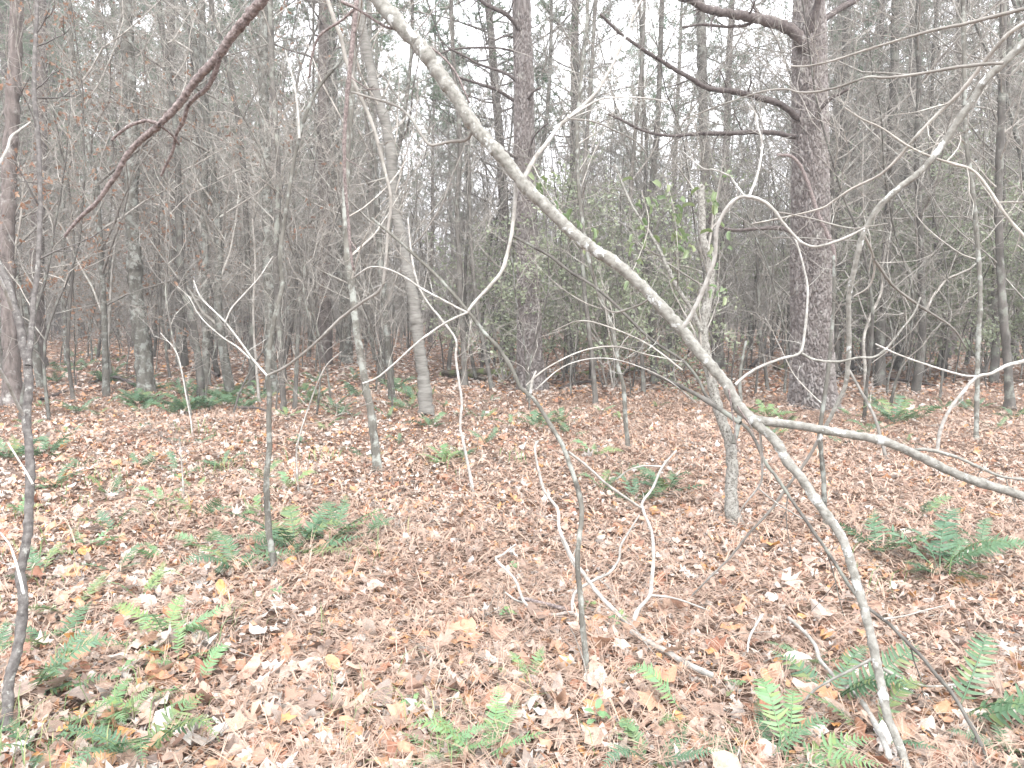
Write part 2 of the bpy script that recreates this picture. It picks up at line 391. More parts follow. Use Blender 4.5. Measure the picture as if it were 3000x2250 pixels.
def build_litter():
    X, Y = frustum_points(54000, 1.9, 13.5, 1, 0.15)
    # leaves drift together to the left and near; the right and the middle are mostly pine straw
    drift = .62 + .32 * np.sin(X * 1.7 + 1.1 * np.sin(Y * 1.1)) * np.cos(Y * 1.5 - X * .6) - .16 * np.clip(X / 1.5, -1, 1) + .25 * np.clip(3.2 - Y, 0, 1)
    kp = rng.random(len(X)) < drift; X, Y = X[kp], Y[kp]
    n = len(X); S = np.clip(rng.lognormal(math.log(0.060), 0.42, n), 0.03, 0.155) * np.clip(1.5 - Y * .14, 1, 1.16)
    rx = rng.normal(0, 0.38, n); ry = rng.normal(0, 0.38, n); rz = rng.uniform(0, 6.283, n)
    up = rng.random(n) < 0.10; rx[up] *= 2.4; ry[up] *= 2.0
    flip = rng.random(n) < 0.45; rx[flip] += math.pi
    Z = gz(X, Y) + rng.uniform(0.004, 0.034, n) + S * 0.10 * rng.random(n)
    P = np.stack([X, Y, Z], -1); T = tones(n, X, Y); Mx = eul(rx, ry, rz)
    kind = rng.integers(0, len(SHAPES), n)
    inview = (np.abs(X) < Y * 0.69 - 0.05) & (Y > 2.35)
    score = np.where(inview, S / Y * (1 + 3 * (Z - gz(X, Y))), 0); order = np.argsort(-score); big = order[:300]
    isbig = np.zeros(n, bool); isbig[big] = True
    lm = [None] * len(SHAPES)
    for i, (V, F) in enumerate(SHAPES):
        m = MB(); m.add(V, F, (i * 0.37) % 1.0); lm[i] = m.mesh('leaf', M['litter'])
    for i in big:
        Mt = Matrix.Translation(Vector(P[i] + np.array([0, 0, 0.012]))) @ Matrix([list(r) for r in Mx[i] * S[i]]).to_4x4()
        o = obj('leaf', lm[kind[i]], GROUND); o.matrix_local = Mt
    mb = MB()
    for i, (V, F) in enumerate(SHAPES):
        s = (kind == i) & ~isbig
        scatter(mb, V, F, P[s], Mx[s], S[s], T[s])
    # further out: smaller in the picture, simpler leaves
    X, Y = frustum_points(52000, 12.5, 46, 0, 0.12); n = len(X)
    S = rng.uniform(0.07, 0.15, n) * np.clip(Y / 20, 1, 1.6); Mx = eul(rng.normal(0, .35, n), rng.normal(0, .35, n), rng.uniform(0, 6.28, n))
    P = np.stack([X, Y, gz(X, Y) + rng.uniform(0.0, 0.05, n)], -1); T = tones(n, X, Y); k = rng.integers(0, 2, n)
    for i, (V, F) in enumerate(SIMPLE): scatter(mb, V, F, P[k == i], Mx[k == i], S[k == i], T[k == i])
    # crumbs of broken leaf between the whole ones
    X, Y = frustum_points(42000, 1.9, 9, 1, 0.15); n = len(X)
    S = rng.uniform(0.015, 0.045, n); Mx = eul(rng.normal(0, .5, n), rng.normal(0, .5, n), rng.uniform(0, 6.28, n))
    P = np.stack([X, Y, gz(X, Y) + rng.uniform(0.0, 0.03, n)], -1); T = tones(n, X, Y); k = rng.integers(0, 2, n)
    for i, (V, F) in enumerate(SIMPLE): scatter(mb, V, F, P[k == i], Mx[k == i], S[k == i], T[k == i])
    print('litter tris', mb.tris())
    o = obj('leaf_litter', mb.mesh('leaf_litter', M['litter'], True), GROUND)
    tag(o, 'brown, orange and pale fallen leaves lying thick on the ground', kind='stuff')

def build_needles():
    n = 66000
    X, Y = frustum_points(n, 1.95, 13, 1, 0.1)
    X[:7000], Y[:7000] = frustum_points(7000, 1.95, 5, 1, .1)
    # straw lies in drifts, thicker to the right and the middle distance
    dens = 0.5 + 0.5 * np.sin(X * 1.1 + 0.6 * np.sin(Y * 1.3)) * np.cos(Y * 0.8 + X * 0.3) + 0.30 * np.clip(X / 1.5, -1, 1)
    keep = rng.random(n) < np.clip(dens * 0.9 + 0.25, 0.12, 1); X, Y = X[keep], Y[keep]; n = len(X)
    wd = np.clip(0.0010 * Y / 2.5, 0.0010, 0.0026)
    L = rng.uniform(0.09, 0.20, n); a = rng.uniform(0, 6.283, n)
    el = np.abs(rng.normal(0, 0.16, n)); el[rng.random(n) < 0.07] += 0.5
    z0 = gz(X, Y) + rng.uniform(0.012, 0.055, n)
    mb = MB(); T = rng.random(n)
    for j in range(2):
        a2 = a + rng.normal(0, 0.12, n); bend = rng.normal(0, 0.22, n)
        d = np.stack([np.cos(a2) * np.cos(el), np.sin(a2) * np.cos(el), np.sin(el)], -1)
        sd_ = np.stack([-np.sin(a2), np.cos(a2), np.zeros(n)], -1)
        p0 = np.stack([X, Y, z0], -1); p1 = p0 + d * (L * .5)[:, None] + sd_ * (bend * L * .2)[:, None] + np.array([0, 0, .006])
        p2 = p0 + d * L[:, None] - np.array([0, 0, .012]); s = sd_ * wd[:, None]; up = np.array([0, 0, 1.0]) * wd[:, None] * 0.8
        V = np.stack([p0 - s, p0 + s, p1 - s + up, p1 + s + up, p2], 1)
        F = np.array([(0, 1, 3), (0, 3, 2), (2, 3, 4)])
        FF = (F[None] + (np.arange(n) * 5)[:, None, None]).reshape(-1, 3)
        mb.add(V.reshape(-1, 3), FF, np.repeat(T, 5))
    print('needle litter tris', mb.tris())
    o = obj('pine_straw', mb.mesh('pine_straw', M['needle_litter'], False))
    tag(o, 'dry reddish brown pine needles strewn over the leaf litter', 'pine needles', kind='stuff')
def build_sticks():
    mb = MB()
    for _ in range(520):
        X, Y = frustum_points(1, 2.0, 12, 1, .1); x, y = float(X[0]), float(Y[0]); a = rng.uniform(0, 6.28); L = rng.uniform(.06, .38)
        P = grow((x, y, float(gz(x, y)) + .03), (math.cos(a), math.sin(a), rng.normal(0, .05)), L, 5, .12); r = rng.uniform(.0012, .0035)
        tube(mb, P, np.linspace(r, r * .5, 6), 4, tone=rng.random())
    tag(obj('fallen_twigs', mb.mesh('fallen_twigs', M['twig'])), 'short broken grey twigs scattered through the leaf litter', 'twigs', kind='stuff')
build_litter(); build_needles(); build_sticks()

# ------------------------------------------------------------------ ferns
def pinna_arr(L, wd, fold=0.25, curve=0.15):
    """one leaflet lying along +x, 5 verts a side"""
    u = np.array([0.0, 0.12, 0.45, 0.78, 1.0]); ww = np.array([0.45, 1.0, 0.86, 0.5, 0.0]) * wd / 2
    c = np.stack([u * L, curve * L * u ** 2, -0.10 * L * u ** 2], -1)
    up_ = c + np.stack([0 * u, ww, fold * ww], -1); dn = c + np.stack([0 * u, -ww, fold * ww], -1)
    V = np.vstack([up_[:4], c[:4], dn[:4], c[4:5]])
    F = []
    for i in range(3): F += [(i, i + 4, i + 5), (i, i + 5, i + 1), (i + 4, i + 8, i + 9), (i + 4, i + 9, i + 5)]
    F += [(3, 7, 12), (7, 11, 12)]
    return V, np.array(F)
PIN_V, PIN_F = pinna_arr(1.0, 0.235)

def frond_pts(L, arch, side, n=16):
    u = np.linspace(0, 1, n)
    z = L * (0.80 * np.sin(u * 1.9 * arch) * (1 - 0.15 * u)) * 0.75; x = L * (u * 0.95 - 0.08 * u ** 2)
    y = side * L * u ** 2
    return np.stack([x, y, z], -1)
def frond_layout(L, arch, side, npairs, seed):
    r = np.random.default_rng(seed); P = frond_pts(L, arch, side); T, _, _ = frames(P)
    res = []
    for i in range(npairs):
        u = 0.16 + 0.83 * i / (npairs - 1); f = u * 15; a = min(int(f), 14); p = P[a] + (P[a + 1] - P[a]) * (f - a); t = T[a]
        prof = min(1.0, (u - 0.10) / 0.16 + 0.35) * (1 - max(0, (u - 0.45) / 0.58) ** 1.6) * r.uniform(.80, 1.08) * 0.165 * L + 0.004
        sd = np.cross(np.array([0, 0, 1.0]), t); sd /= np.linalg.norm(sd); up = np.cross(t, sd)
        for s in (1, -1):
            ax = sd * s * math.cos(0.2) + t * 0.30 + up * r.normal(0, 0.22) + t * r.normal(0, .10); ax /= np.linalg.norm(ax)
            yy = t - ax * np.dot(t, ax); yy /= np.linalg.norm(yy); zz = np.cross(ax, yy)
            if zz[2] < 0: zz = -zz
            Mx = np.stack([ax, yy, zz], 1) * prof * r.uniform(0.88, 1.08)
            res.append((p, Mx))
    return P, res
FROND_SPEC = [(1.0, 0.12, 20), (0.85, -0.22, 22), (0.65, 0.28, 21), (0.45, -0.12, 19), (1.15, 0.04, 21), (0.32, 0.24, 22)]
def frond_meshes(mat, near=False):
    outm = []
    for i, (arch, side, npair) in enumerate(FROND_SPEC):
        P, lay = frond_layout(1.0, arch, side, npair, 50 + i)
        mb = MB(); tube(mb, P, np.linspace(0.009, 0.003, len(P)), 4, tone=0.9)
        if not near:
            for p, Mx in lay:
                mb.add((PIN_V * np.array([1, 1, 1])) @ Mx.T + p, PIN_F, 0.1 + 0.1 * rng.random())
        outm.append((mb.mesh('frond', mat, True), lay))
    return outm
FR = {m: frond_meshes(M[m]) for m in ('fern', 'fern_light')}
FR_NEAR = {m: frond_meshes(M[m], True) for m in ('fern', 'fern_light')}
_pm = {}
for mname in ('fern', 'fern_light'):
    b_ = MB(); b_.add(PIN_V, PIN_F, 0.15); _pm[mname] = b_.mesh('pinna', M[mname])

def fern(px, py, L, n, label, mat='fern', group='ferns on the forest floor', near=False, spread=360, face=None, elev=0):
    g = on_ground(px, py)
    root = empty('fern', (g[0], g[1], float(gz(g[0], g[1])) + 0.005)); tag(root, label, 'fern', group)
    a0 = rng.uniform(0, 360) if face is None else face
    n = n if near else int(n * 1.5)
    for i in range(n):
        az = R(a0 + (i + rng.uniform(-0.3, 0.3)) * spread / n)
        k = int(rng.integers(0, len(FROND_SPEC))); me, lay = (FR_NEAR if near else FR)[mat][k]
        s = L * rng.uniform(0.75, 1.15) * (1.0 if near else 1.08)
        o = obj('frond', me, root); o.rotation_euler = Euler((R(rng.normal(0, 16)), R(rng.uniform(-4, 8) - elev), az)); o.scale = (s, s, s * rng.uniform(0.75, 1.15))
        if near:
            for p, Mx in lay:
                q = obj('pinna', _pm[mat], o); q.matrix_local = Matrix.Translation(Vector(p)) @ Matrix([list(r) for r in Mx]).to_4x4()
    return root
D = 3000 / 2212.0
def dfern(x, y, *a, **k): return fern(x * D, y * D, *a, **k)

NEARF = [ # display x, y, length, fronds, label, mat, kw
 (1795, 1520, .36, 5, 'large green fern in the lower right crossed by a pale dead twig', 'fern', dict(spread=200, face=-70)),
 (2060, 1560, .44, 5, 'big dark green fern with broad fronds in the bottom right corner', 'fern', dict(spread=160, face=-95)),
 (1700, 1650, .34, 5, 'bright green fern with upright leaflets at the bottom edge', 'fern_light', dict(spread=170, face=-20)),
 (1480, 1555, .22, 3, 'small light green fern left of the dead twig near the bottom', 'fern_light', dict(spread=150, face=150)),
 (1150, 1475, .22, 3, 'small pale fern with parted leaflets just left of the slanting sapling foot', 'fern_light', dict(spread=120, face=95)),
 (1035, 1645, .26, 5, 'light green fern clump at the bottom edge near the middle', 'fern_light', dict(spread=260, face=-30)),
 (70, 1500, .34, 4, 'dark blue green fern at the foot of the left sapling', 'fern', dict(spread=130, face=-30)),
 (385, 1440, .20, 4, 'light green fern low among the leaves at lower left', 'fern_light', dict()),
]
for x, y, L, n, lab, mat, kw in NEARF: dfern(x, y, L, n, lab, mat, near=True, **kw)
MIDF = [
 (640, 1190, .38, 8, 'dark green fern beside the foot of the thin sapling left of centre', 'fern'),
 (715, 1165, .36, 7, 'spreading dark fern just right of the sapling fern', 'fern'),
 (510, 1235, .32, 5, 'dark fern with a dead reddish leaf left of the sapling foot', 'fern'),
 (790, 1165, .24, 3, 'low flattened fern frond right of the dark fern clump', 'fern'),
 (350, 1090, .22, 5, 'small yellow green fern in open leaf litter at left', 'fern_light'),
 (345, 1215, .18, 3, 'tiny pale fern below the yellow green fern', 'fern_light'),
 (255, 1235, .20, 3, 'small fern frond left of the tiny pale fern', 'fern'),
 (360, 1385, .26, 5, 'yellow green fern with upright fronds at lower left', 'fern_light'),
 (120, 1405, .28, 3, 'long fronded fern right of the left sapling', 'fern'),
 (5, 1430, .28, 3, 'dark fern cut by the left edge of the picture', 'fern'),
 (25, 990, .36, 6, 'dark green fern at the far left behind the forked sapling', 'fern'),
 (100, 985, .30, 5, 'green fern right of the dark fern at far left', 'fern'),
 (165, 890, .34, 6, 'fern with flat fronds beyond the left sapling', 'fern'),
 (150, 940, .2, 3, 'small rounded fern in the litter at left', 'fern'),
 (120, 1055, .26, 4, 'pale fern frond lying in the litter at left', 'fern'),
 (230, 1070, .24, 3, 'faint green fern between litter drifts at left', 'fern'),
 (485, 1010, .26, 4, 'small dull fern in open litter left of the white sapling', 'fern'),
 (420, 1060, .2, 3, 'yellowish single fern frond in the open litter', 'fern_light'),
 (80, 1630, .22, 4, 'grassy green fern in the bottom left corner', 'fern'),
 (300, 1645, .26, 5, 'fern with narrow upright fronds at the bottom left edge', 'fern'),
 (230, 1570, .18, 3, 'small green fern above the bottom left corner', 'fern_light'),
 (960, 1000, .26, 5, 'yellow green fern in the centre clearing', 'fern_light'),
 (1000, 990, .2, 4, 'dark little fern beside the thin curving sapling', 'fern'),
 (930, 925, .3, 4, 'flat fern right of the banded grey tree', 'fern'),
 (1040, 908, .26, 3, 'small fern left of the centre pine clearing', 'fern'),
 (1165, 925, .32, 6, 'dark green fern in front of the centre pine', 'fern'),
 (1215, 915, .30, 5, 'fern right beside the dark fern before the centre pine', 'fern'),
 (1285, 985, .26, 4, 'pale green fern right of the slanting sapling', 'fern_light'),
 (1300, 1060, .22, 3, 'low fern behind the dead branch tips', 'fern'),
 (1370, 1085, .30, 5, 'fern growing under the fork of the dead branch', 'fern'),
 (1440, 1065, .34, 6, 'dark drooping fern left of the speckled tree foot', 'fern'),
 (1655, 900, .36, 6, 'yellow green fern left of the right pine', 'fern_light'),
 (1660, 945, .3, 5, 'dark fern in the gap below the yellow green fern', 'fern'),
 (1700, 925, .28, 4, 'small fern against the left foot of the right pine', 'fern'),
 (1930, 915, .50, 8, 'broad blue green fern right of the right pine', 'fern'),
 (1880, 935, .30, 5, 'fern with a serrated frond right of the right pine', 'fern'),
 (1985, 905, .32, 5, 'fern at the right end of the blue green clump', 'fern'),
 (1900, 880, .3, 5, 'fern behind the blue green clump', 'fern'),
 (2095, 885, .3, 5, 'small dark fern far right among thin stems', 'fern'),
 (2190, 905, .3, 5, 'fern at the right edge beyond the fallen branch', 'fern'),
 (1900, 1195, .40, 5, 'fern with one tall upright frond at right', 'fern'),
 (2030, 1240, .42, 6, 'large green fern at right below the long grey branch', 'fern'),
 (2065, 1215, .3, 5, 'dark curled fern right of the large green fern', 'fern'),
 (2120, 1190, .26, 3, 'fern frond pointing to the right edge', 'fern'),
 (1755, 1440, .18, 3, 'short mossy green fern by the pale dead twig', 'fern'),
 (1650, 1655, .22, 5, 'dark leafy fern at the bottom edge right of centre', 'fern'),
 (955, 1650, .2, 4, 'young yellow green fern at the bottom edge', 'fern_light'),
 (1405, 1655, .2, 4, 'small dark fern cut by the bottom edge', 'fern'),
]
for x, y, L, n, lab, mat in MIDF: dfern(x, y, L, n, lab, mat)
for k in range(52):     # the fern patch round the left trunks and the band before the birch
    if k < 26: x, y = rng.uniform(290, 570), rng.uniform(832, 905)
    elif k < 40: x, y = rng.uniform(650, 900), rng.uniform(820, 900)
    else: x, y = rng.uniform(90, 260), rng.uniform(770, 840)
    lab = ['fern in the dense patch around the lichened trunks at left', 'fern in the band between the two grey saplings and the banded tree',
           'distant fern under the dark trunks at far left'][0 if k < 26 else 1 if k < 40 else 2]
    w_ = min(((300, 'the lichen-crusted trunk'), (395, 'the trunk behind the patch'), (445, 'the straight lichened trunk'), (590, 'the pale thin sapling'), (680, 'the slim stem'), (790, 'the grey blotched tree'), (920, 'the banded tree'), (120, 'the stout far-left trunk')), key=lambda l: abs(l[0] - x))
    lab = ('front ' if y > 872 else 'middle ' if y > 850 else 'rear ') + lab.replace('around the lichened trunks at left', '').strip() + (', left of ' if x < w_[0] else ', right of ') + w_[1]
    lab = ' '.join(lab.split()[:16]) if k < 26 else ('front ' if y > 872 else 'middle ' if y > 850 else 'rear ') + ('fern in the band ' if k < 40 else 'distant fern ') + ('left of ' if x < w_[0] else 'right of ') + w_[1]
    dfern(x, y, rng.uniform(.30, .42), int(rng.integers(4, 7)), lab, 'fern', group=['fern patch at left', 'fern band left of centre', 'distant ferns at left'][0 if k < 26 else 1 if k < 40 else 2])

SPOTS = [(300, 930), (420, 960), (560, 960), (210, 900), (650, 960), (700, 930), (760, 900), (840, 905), (860, 960), (790, 990), (620, 900), (90, 880), (60, 920), (180, 1010), (300, 1010), (380, 1030), (560, 1040), (620, 1060), (430, 1120), (250, 1150), (180, 1190),
         (300, 1300), (90, 1250), (440, 1180), (560, 1120), (1050, 960), (1100, 920), (1230, 940), (1340, 910), (1000, 900), (960, 880), (1060, 870), (1300, 890), (1420, 880), (1500, 870), (1840, 900), (1820, 960), (1960, 960), (2040, 880), (2150, 930), (2010, 1010), (1990, 1120), (40, 1120), (330, 1560), (190, 1640), (420, 1500), (150, 1330), (1880, 1600), (2180, 1640)]
for k, (x, y) in enumerate(SPOTS):
    side = 'left' if x < 750 else 'middle' if x < 1500 else 'right'; dist = 'near' if y > 1150 else 'in the open litter' if y > 950 else 'beyond the clearing'
    nb = min(((113, 'forked sapling'), (590, 'pale thin sapling'), (810, 'grey blotched tree'), (925, 'banded tree'), (1160, 'centre pine'), (1440, 'dead branch'), (1580, 'speckled tree'), (1760, 'right pine'), (2110, 'pale spotted sapling')), key=lambda l: abs(l[0] - x))
    fern(x * D, y * D, rng.uniform(.17, .28), int(rng.integers(1, 3)) + 1, f'small low fern {"left" if x < nb[0] else "right"} of the {nb[1]}, {dist}', 'fern' if rng.random() < .6 else 'fern_light', group='small low ferns in the litter')

# seedlings and grass tufts
def seedling(x, y, h, n, label):
    g = on_ground(x * D, y * D); root = empty('seedling', (g[0], g[1], float(gz(g[0], g[1])))); tag(root, label, 'seedling', 'broad leaved seedlings in the litter')
    st = MB(); P = grow((0, 0, 0), (rng.normal(0, .2), rng.normal(0, .2), 1), h, 5, .1); tube(st, P, np.linspace(.0022, .001, 6), 4); obj('stem', st.mesh('stem', M['twig']), root)
    V, F = leaf_shape('oval', 400)
    lf = MB(); lf.add(V + np.array([0, .5, 0]), F, .3); me = lf.mesh('leaf', M['fern_light'])
    for i in range(n):
        o = obj('leaf', me, root, P[-1 - i % 3]); s = rng.uniform(.035, .065); o.scale = (s, s, s); o.rotation_euler = (R(rng.uniform(-20, 25)), R(rng.normal(0, 15)), R(i * 360 / n + rng.uniform(-20, 20)))
for i, (x, y, lab) in enumerate([(1290, 1575, 'seedling with one large oval leaf near the bottom middle'), (1115, 1240, 'tiny seedling near the end of the curved dead twig'), (900, 1545, 'little seedling in the litter at bottom centre'),
    (1340, 1360, 'seedling under the dead branch'), (1575, 1510, 'seedling left of the pale dead twig'), (1260, 1330, 'seedling left of the slanting sapling foot'), (600, 1300, 'seedling below the thin pale sapling'), (1100, 1345, 'seedling left of the dead branch on open litter'),
    (260, 1480, 'seedling between the two lower left ferns'), (1345, 1620, 'seedling near the bottom edge right of centre'), (865, 700, 'young green shoot in front of the banded tree')]):
    seedling(x, y, 0.07, 5, lab)
def grass():
    mb = MB()
    spots = [(60, 1640, 40), (150, 1625, 30), (320, 1500, 26), (250, 1590, 26), (480, 1020, 24), (930, 1640, 24), (740, 1560, 16), (1170, 1640, 10), (960, 1000, 30), (700, 995, 24), (220, 1050, 26), (380, 1130, 18), (120, 1110, 22), (60, 1190, 20), (580, 1175, 22),
             (1100, 1000, 12), (1370, 1035, 18), (770, 1205, 14), (900, 850, 30), (1480, 700, 20), (1330, 800, 24), (440, 940, 20), (520, 1370, 12), (20, 1290, 20), (1960, 1270, 14)]
    for x, y, n in spots:
        g = on_ground(x * D, y * D)
        for _ in range(n):
            p = np.array([g[0] + rng.normal(0, .16), g[1] + rng.normal(0, .16), 0]); p[2] = gz(p[0], p[1]) + .01
            L = rng.uniform(.08, .20); a = rng.uniform(0, 6.28); d = np.array([math.cos(a), math.sin(a), 0]); s = np.array([-d[1], d[0], 0]) * .0016 * max(1, g[1] / 3)
            q1 = p + np.array([0, 0, L * .6]) + d * L * .25; q2 = p + np.array([0, 0, L * .7]) + d * L * .75
            mb.add([p - s, p + s, q1 - s, q1 + s, q2], [(0, 1, 3), (0, 3, 2), (2, 3, 4)], rng.random())
    tag(obj('grass', mb.mesh('grass', M['grass'])), 'sparse thin grass blades in small tufts between the leaves', 'grass', kind='stuff')
grass()

# ------------------------------------------------------------------ traced stems
def trace(pts, Y0, Y1, w0, w1, dense=10, jit=0.0):
    """a limb seen at these photo positions, Y0..Y1 metres away, w0..w1 photo pixels thick"""
    pts = np.array(pts, float); seg = np.concatenate([[0], np.cumsum(np.linalg.norm(np.diff(pts, axis=0), axis=1))]); u = seg / seg[-1]
    Y = Y0 + (Y1 - Y0) * u
    P = np.array([at(a, b, c) for (a, b), c in zip(pts, Y)])
    n = max(6, int(seg[-1] / dense)); Q = catmull(P, n)
    if jit: Q = Q + np.cumsum(rng.normal(0, jit, Q.shape), 0) * np.linspace(1, 0, n)[:, None] * 0
    rd = (w0 + (w1 - w0) * np.linspace(0, 1, n)) / 2 / FPX * np.linalg.norm(Q - np.array([0, 0, CAM_H]), axis=1)
    return Q, rd
def limb(root, name, pts, Y0, Y1, w0, w1, mat, k=8, rough=0.04, tw=0, twL=0.25, mtw=None, dense=10, extend=None, sub=2, flare=0):
    Q, rd = trace(pts, Y0, Y1, w0, w1, dense)
    n = len(Q)
    wv = 1 + 0.02 * np.sin(np.linspace(0, n * 0.7, n) + rng.uniform(0, 6)) + rng.normal(0, 0.02, n)
    # small swellings where twigs left
    for _ in range(max(1, n // 14)):
        c = rng.uniform(0, n); wv = wv + 0.14 * np.exp(-((np.arange(n) - c) / 1.4) ** 2)
    rd = rd * wv
    if flare: rd = rd * (1 + flare * np.exp(-np.maximum(Q[:, 2] - Q[0, 2], 0) / (rd[0] * 2.2 + .01)))
    Q = Q + rng.normal(0, 1, Q.shape) * (rd * 0.06)[:, None]
    org = np.array(root.location)
    mb = MB(); tube(mb, Q - org, rd, k, rough, tone=0.5)
    if tw: twigs(mb, Q - org, rd[0], tw, twL, max(0.0011, rd[-1] * 0.35), sub=sub)
    o = obj(name, mb.mesh(name, M[mat]), root)
    return o, Q, rd
def traced_thing(name, base, label, cat, group=None):
    r = empty(name, tuple(base)); tag(r, label, cat, group); return r
def crown(root, Q, rd, n, mat='twig', L=(0.6, 1.6), lo=0.35, tw=7, ang=(30, 65), up=0.06, rmin=0.0012, twL=0.35):
    """side branches up a traced trunk, each a part of its own"""
    org = np.array(root.location); m = len(Q)
    for i in range(n):
        u = lo + (1 - lo) * (i + rng.random() * .8) / n; a = int(min(u * (m - 1), m - 2)); T = Q[a + 1] - Q[a]
        if T[2] < 0: T = -T
        P = grow(Q[a], side_dir(T, R(rng.uniform(*ang)), rng.uniform(0, 6.28)), rng.uniform(*L) * (1.2 - .5 * u), 8, .10, up)
        mb = MB(); r0 = max(min(rd[a] * rng.uniform(.22, .4), .009 + .0004 * Q[0, 1]), rmin * 2.2)
        tube(mb, catmull(P, 16) - org, np.linspace(r0, rmin, 16), 5)
        twigs(mb, P - org, r0, tw, twL, rmin, sub=2, up=up)
        obj('branch', mb.mesh('branch', M[mat]), root)

def gY(px, py): return on_ground(px, py)

# --- A: the long leaning stem across the picture
bA = gY(2668, 2300); YA = bA[1]
A = traced_thing('leaning_tree', bA, 'long grey lichen-blotched stem leaning diagonally across the whole picture', 'leaning tree')
limb(A, 'trunk', [(1075, -60), (1108, 0), (1167, 68), (1240, 149), (1289, 217), (1335, 280), (1384, 362), (1434, 420), (1488, 479), (1529, 533), (1601, 606), (1669, 674), (1735, 728), (1791, 762), (1859, 818), (1913, 872), (1958, 922), (2000, 967), (2045, 1030), (2090, 1080), (2131, 1130), (2158, 1184), (2190, 1216), (2226, 1247)],
     3.15, 2.62, 38, 30, 'stem', 16, 0.02, dense=8)
limb(A, 'trunk', [(2210, 1236), (2271, 1292), (2307, 1351), (2348, 1401), (2384, 1455), (2416, 1500), (2470, 1581), (2502, 1681), (2524, 1753), (2547, 1844), (2565, 1925), (2583, 2011), (2601, 2101), (2633, 2178), (2655, 2250), (2668, 2305)], 2.62, YA, 27, 19, 'stem', 12, 0.02)
limb(A, 'branch', [(2205, 1228), (2240, 1235), (2316, 1243), (2407, 1259), (2497, 1274), (2588, 1292), (2678, 1329), (2769, 1374), (2859, 1410), (2949, 1437), (3020, 1460), (3150, 1500)], 2.62, 2.45, 24, 20, 'stem', 12, 0.02)
limb(A, 'branch', [(1533, 528), (1565, 466), (1601, 420), (1633, 375), (1665, 346), (1705, 312), (1746, 271), (1787, 203), (1827, 118), (1859, 41), (1890, -20)], 2.98, 3.2, 13, 6, 'pale', 8, tw=5, twL=.3)
limb(A, 'branch', [(1665, 346), (1720, 310), (1769, 289), (1859, 285), (1958, 296)], 3.03, 3.2, 6, 3, 'pale', 6, tw=4, twL=.25)
limb(A, 'branch', [(1669, 348), (1741, 357), (1814, 389), (1859, 411), (1895, 448)], 3.03, 3.1, 5, 3, 'twig', 6, tw=3)
limb(A, 'branch', [(1512, 535), (1506, 624), (1497, 696), (1484, 750), (1470, 795), (1434, 840), (1398, 877), (1372, 910)], 2.98, 2.9, 12, 9, 'pale', 8)
limb(A, 'branch', [(1384, 385), (1366, 410), (1320, 415), (1262, 425), (1235, 395), (1203, 345), (1160, 310), (1081, 285), (1030, 270)], 3.03, 3.4, 9, 6, 'twig', 7, tw=6)
limb(A, 'branch', [(1000, 4), (1045, 25), (1090, 54), (1131, 79), (1172, 90), (1210, 120), (1270, 145), (1330, 205), (1375, 300)], 3.2, 3.1, 8, 5, 'brown', 7, tw=3)
limb(A, 'branch', [(2000, 960), (2023, 926), (2050, 872), (2072, 818), (2095, 750), (2099, 678), (2118, 628), (2145, 592), (2176, 576), (2208, 579), (2240, 592), (2271, 619), (2289, 646), (2316, 678), (2348, 710), (2384, 723), (2420, 717), (2461, 703), (2497, 687), (2533, 669)], 2.72, 2.5, 13, 6, 'pale', 8, dense=8)
limb(A, 'branch', [(2271, 621), (2316, 628), (2384, 642), (2434, 656), (2497, 669), (2533, 665), (2600, 655)], 2.62, 2.5, 5, 3, 'twig', 6, tw=3)
limb(A, 'branch', [(2194, 576), (2217, 520), (2231, 452), (2231, 407), (2217, 362), (2212, 330), (2190, 300)], 2.66, 2.8, 8, 4, 'pale', 6, tw=6, twL=.22)
limb(A, 'branch', [(2181, 574), (2154, 538), (2136, 515), (2090, 497), (2059, 493), (2000, 443)], 2.66, 2.85, 6, 3, 'pale', 6, tw=5, twL=.2)
limb(A, 'branch', [(2154, 1128), (2181, 1103), (2226, 1075), (2289, 1051), (2344, 1033), (2357, 976), (2364, 908), (2366, 840), (2357, 795), (2346, 750), (2330, 700)], 2.66, 2.9, 9, 5, 'pale', 7, tw=3, twL=.15)
limb(A, 'branch', [(2348, 1035), (2384, 1053), (2452, 1060), (2511, 1048), (2561, 1046), (2597, 1021), (2633, 976), (2678, 917), (2696, 872)], 2.75, 2.7, 7, 5, 'stem', 7, tw=2)
limb(A, 'branch', [(1913, 868), (1880, 890), (1840, 905), (1800, 915), (1770, 900), (1752, 870)], 2.82, 2.9, 7, 3, 'twig', 6, tw=2)
limb(A, 'branch', [(2565, 1925), (2497, 1961), (2434, 1993), (2384, 2024), (2335, 2079), (2289, 2124), (2262, 2165)], 2.40, 2.5, 8, 5, 'stem', 6)
limb(A, 'branch', [(2583, 1957), (2633, 1984), (2678, 2002), (2732, 2011), (2791, 2006), (2836, 1997), (2886, 1979)], 2.40, 2.6, 7, 4, 'twig', 6)
limb(A, 'branch', [(2226, 1250), (2232, 1340), (2232, 1400), (2220, 1430), (2180, 1480), (2160, 1520)], 2.6, 2.75, 9, 4, 'pale', 6)
limb(A, 'branch', [(2220, 1430), (2270, 1470), (2350, 1520)], 2.68, 2.75, 5, 3, 'pale', 6)
limb(A, 'branch', [(2135, 1140), (2150, 1240), (2158, 1300), (2172, 1335)], 2.64, 2.62, 6, 2, 'brown', 5)   # torn strip of bark
limb(A, 'branch', [(2160, 1190), (2190, 1235), (2205, 1262), (2215, 1290)], 2.6, 2.6, 5, 2, 'brown', 5)

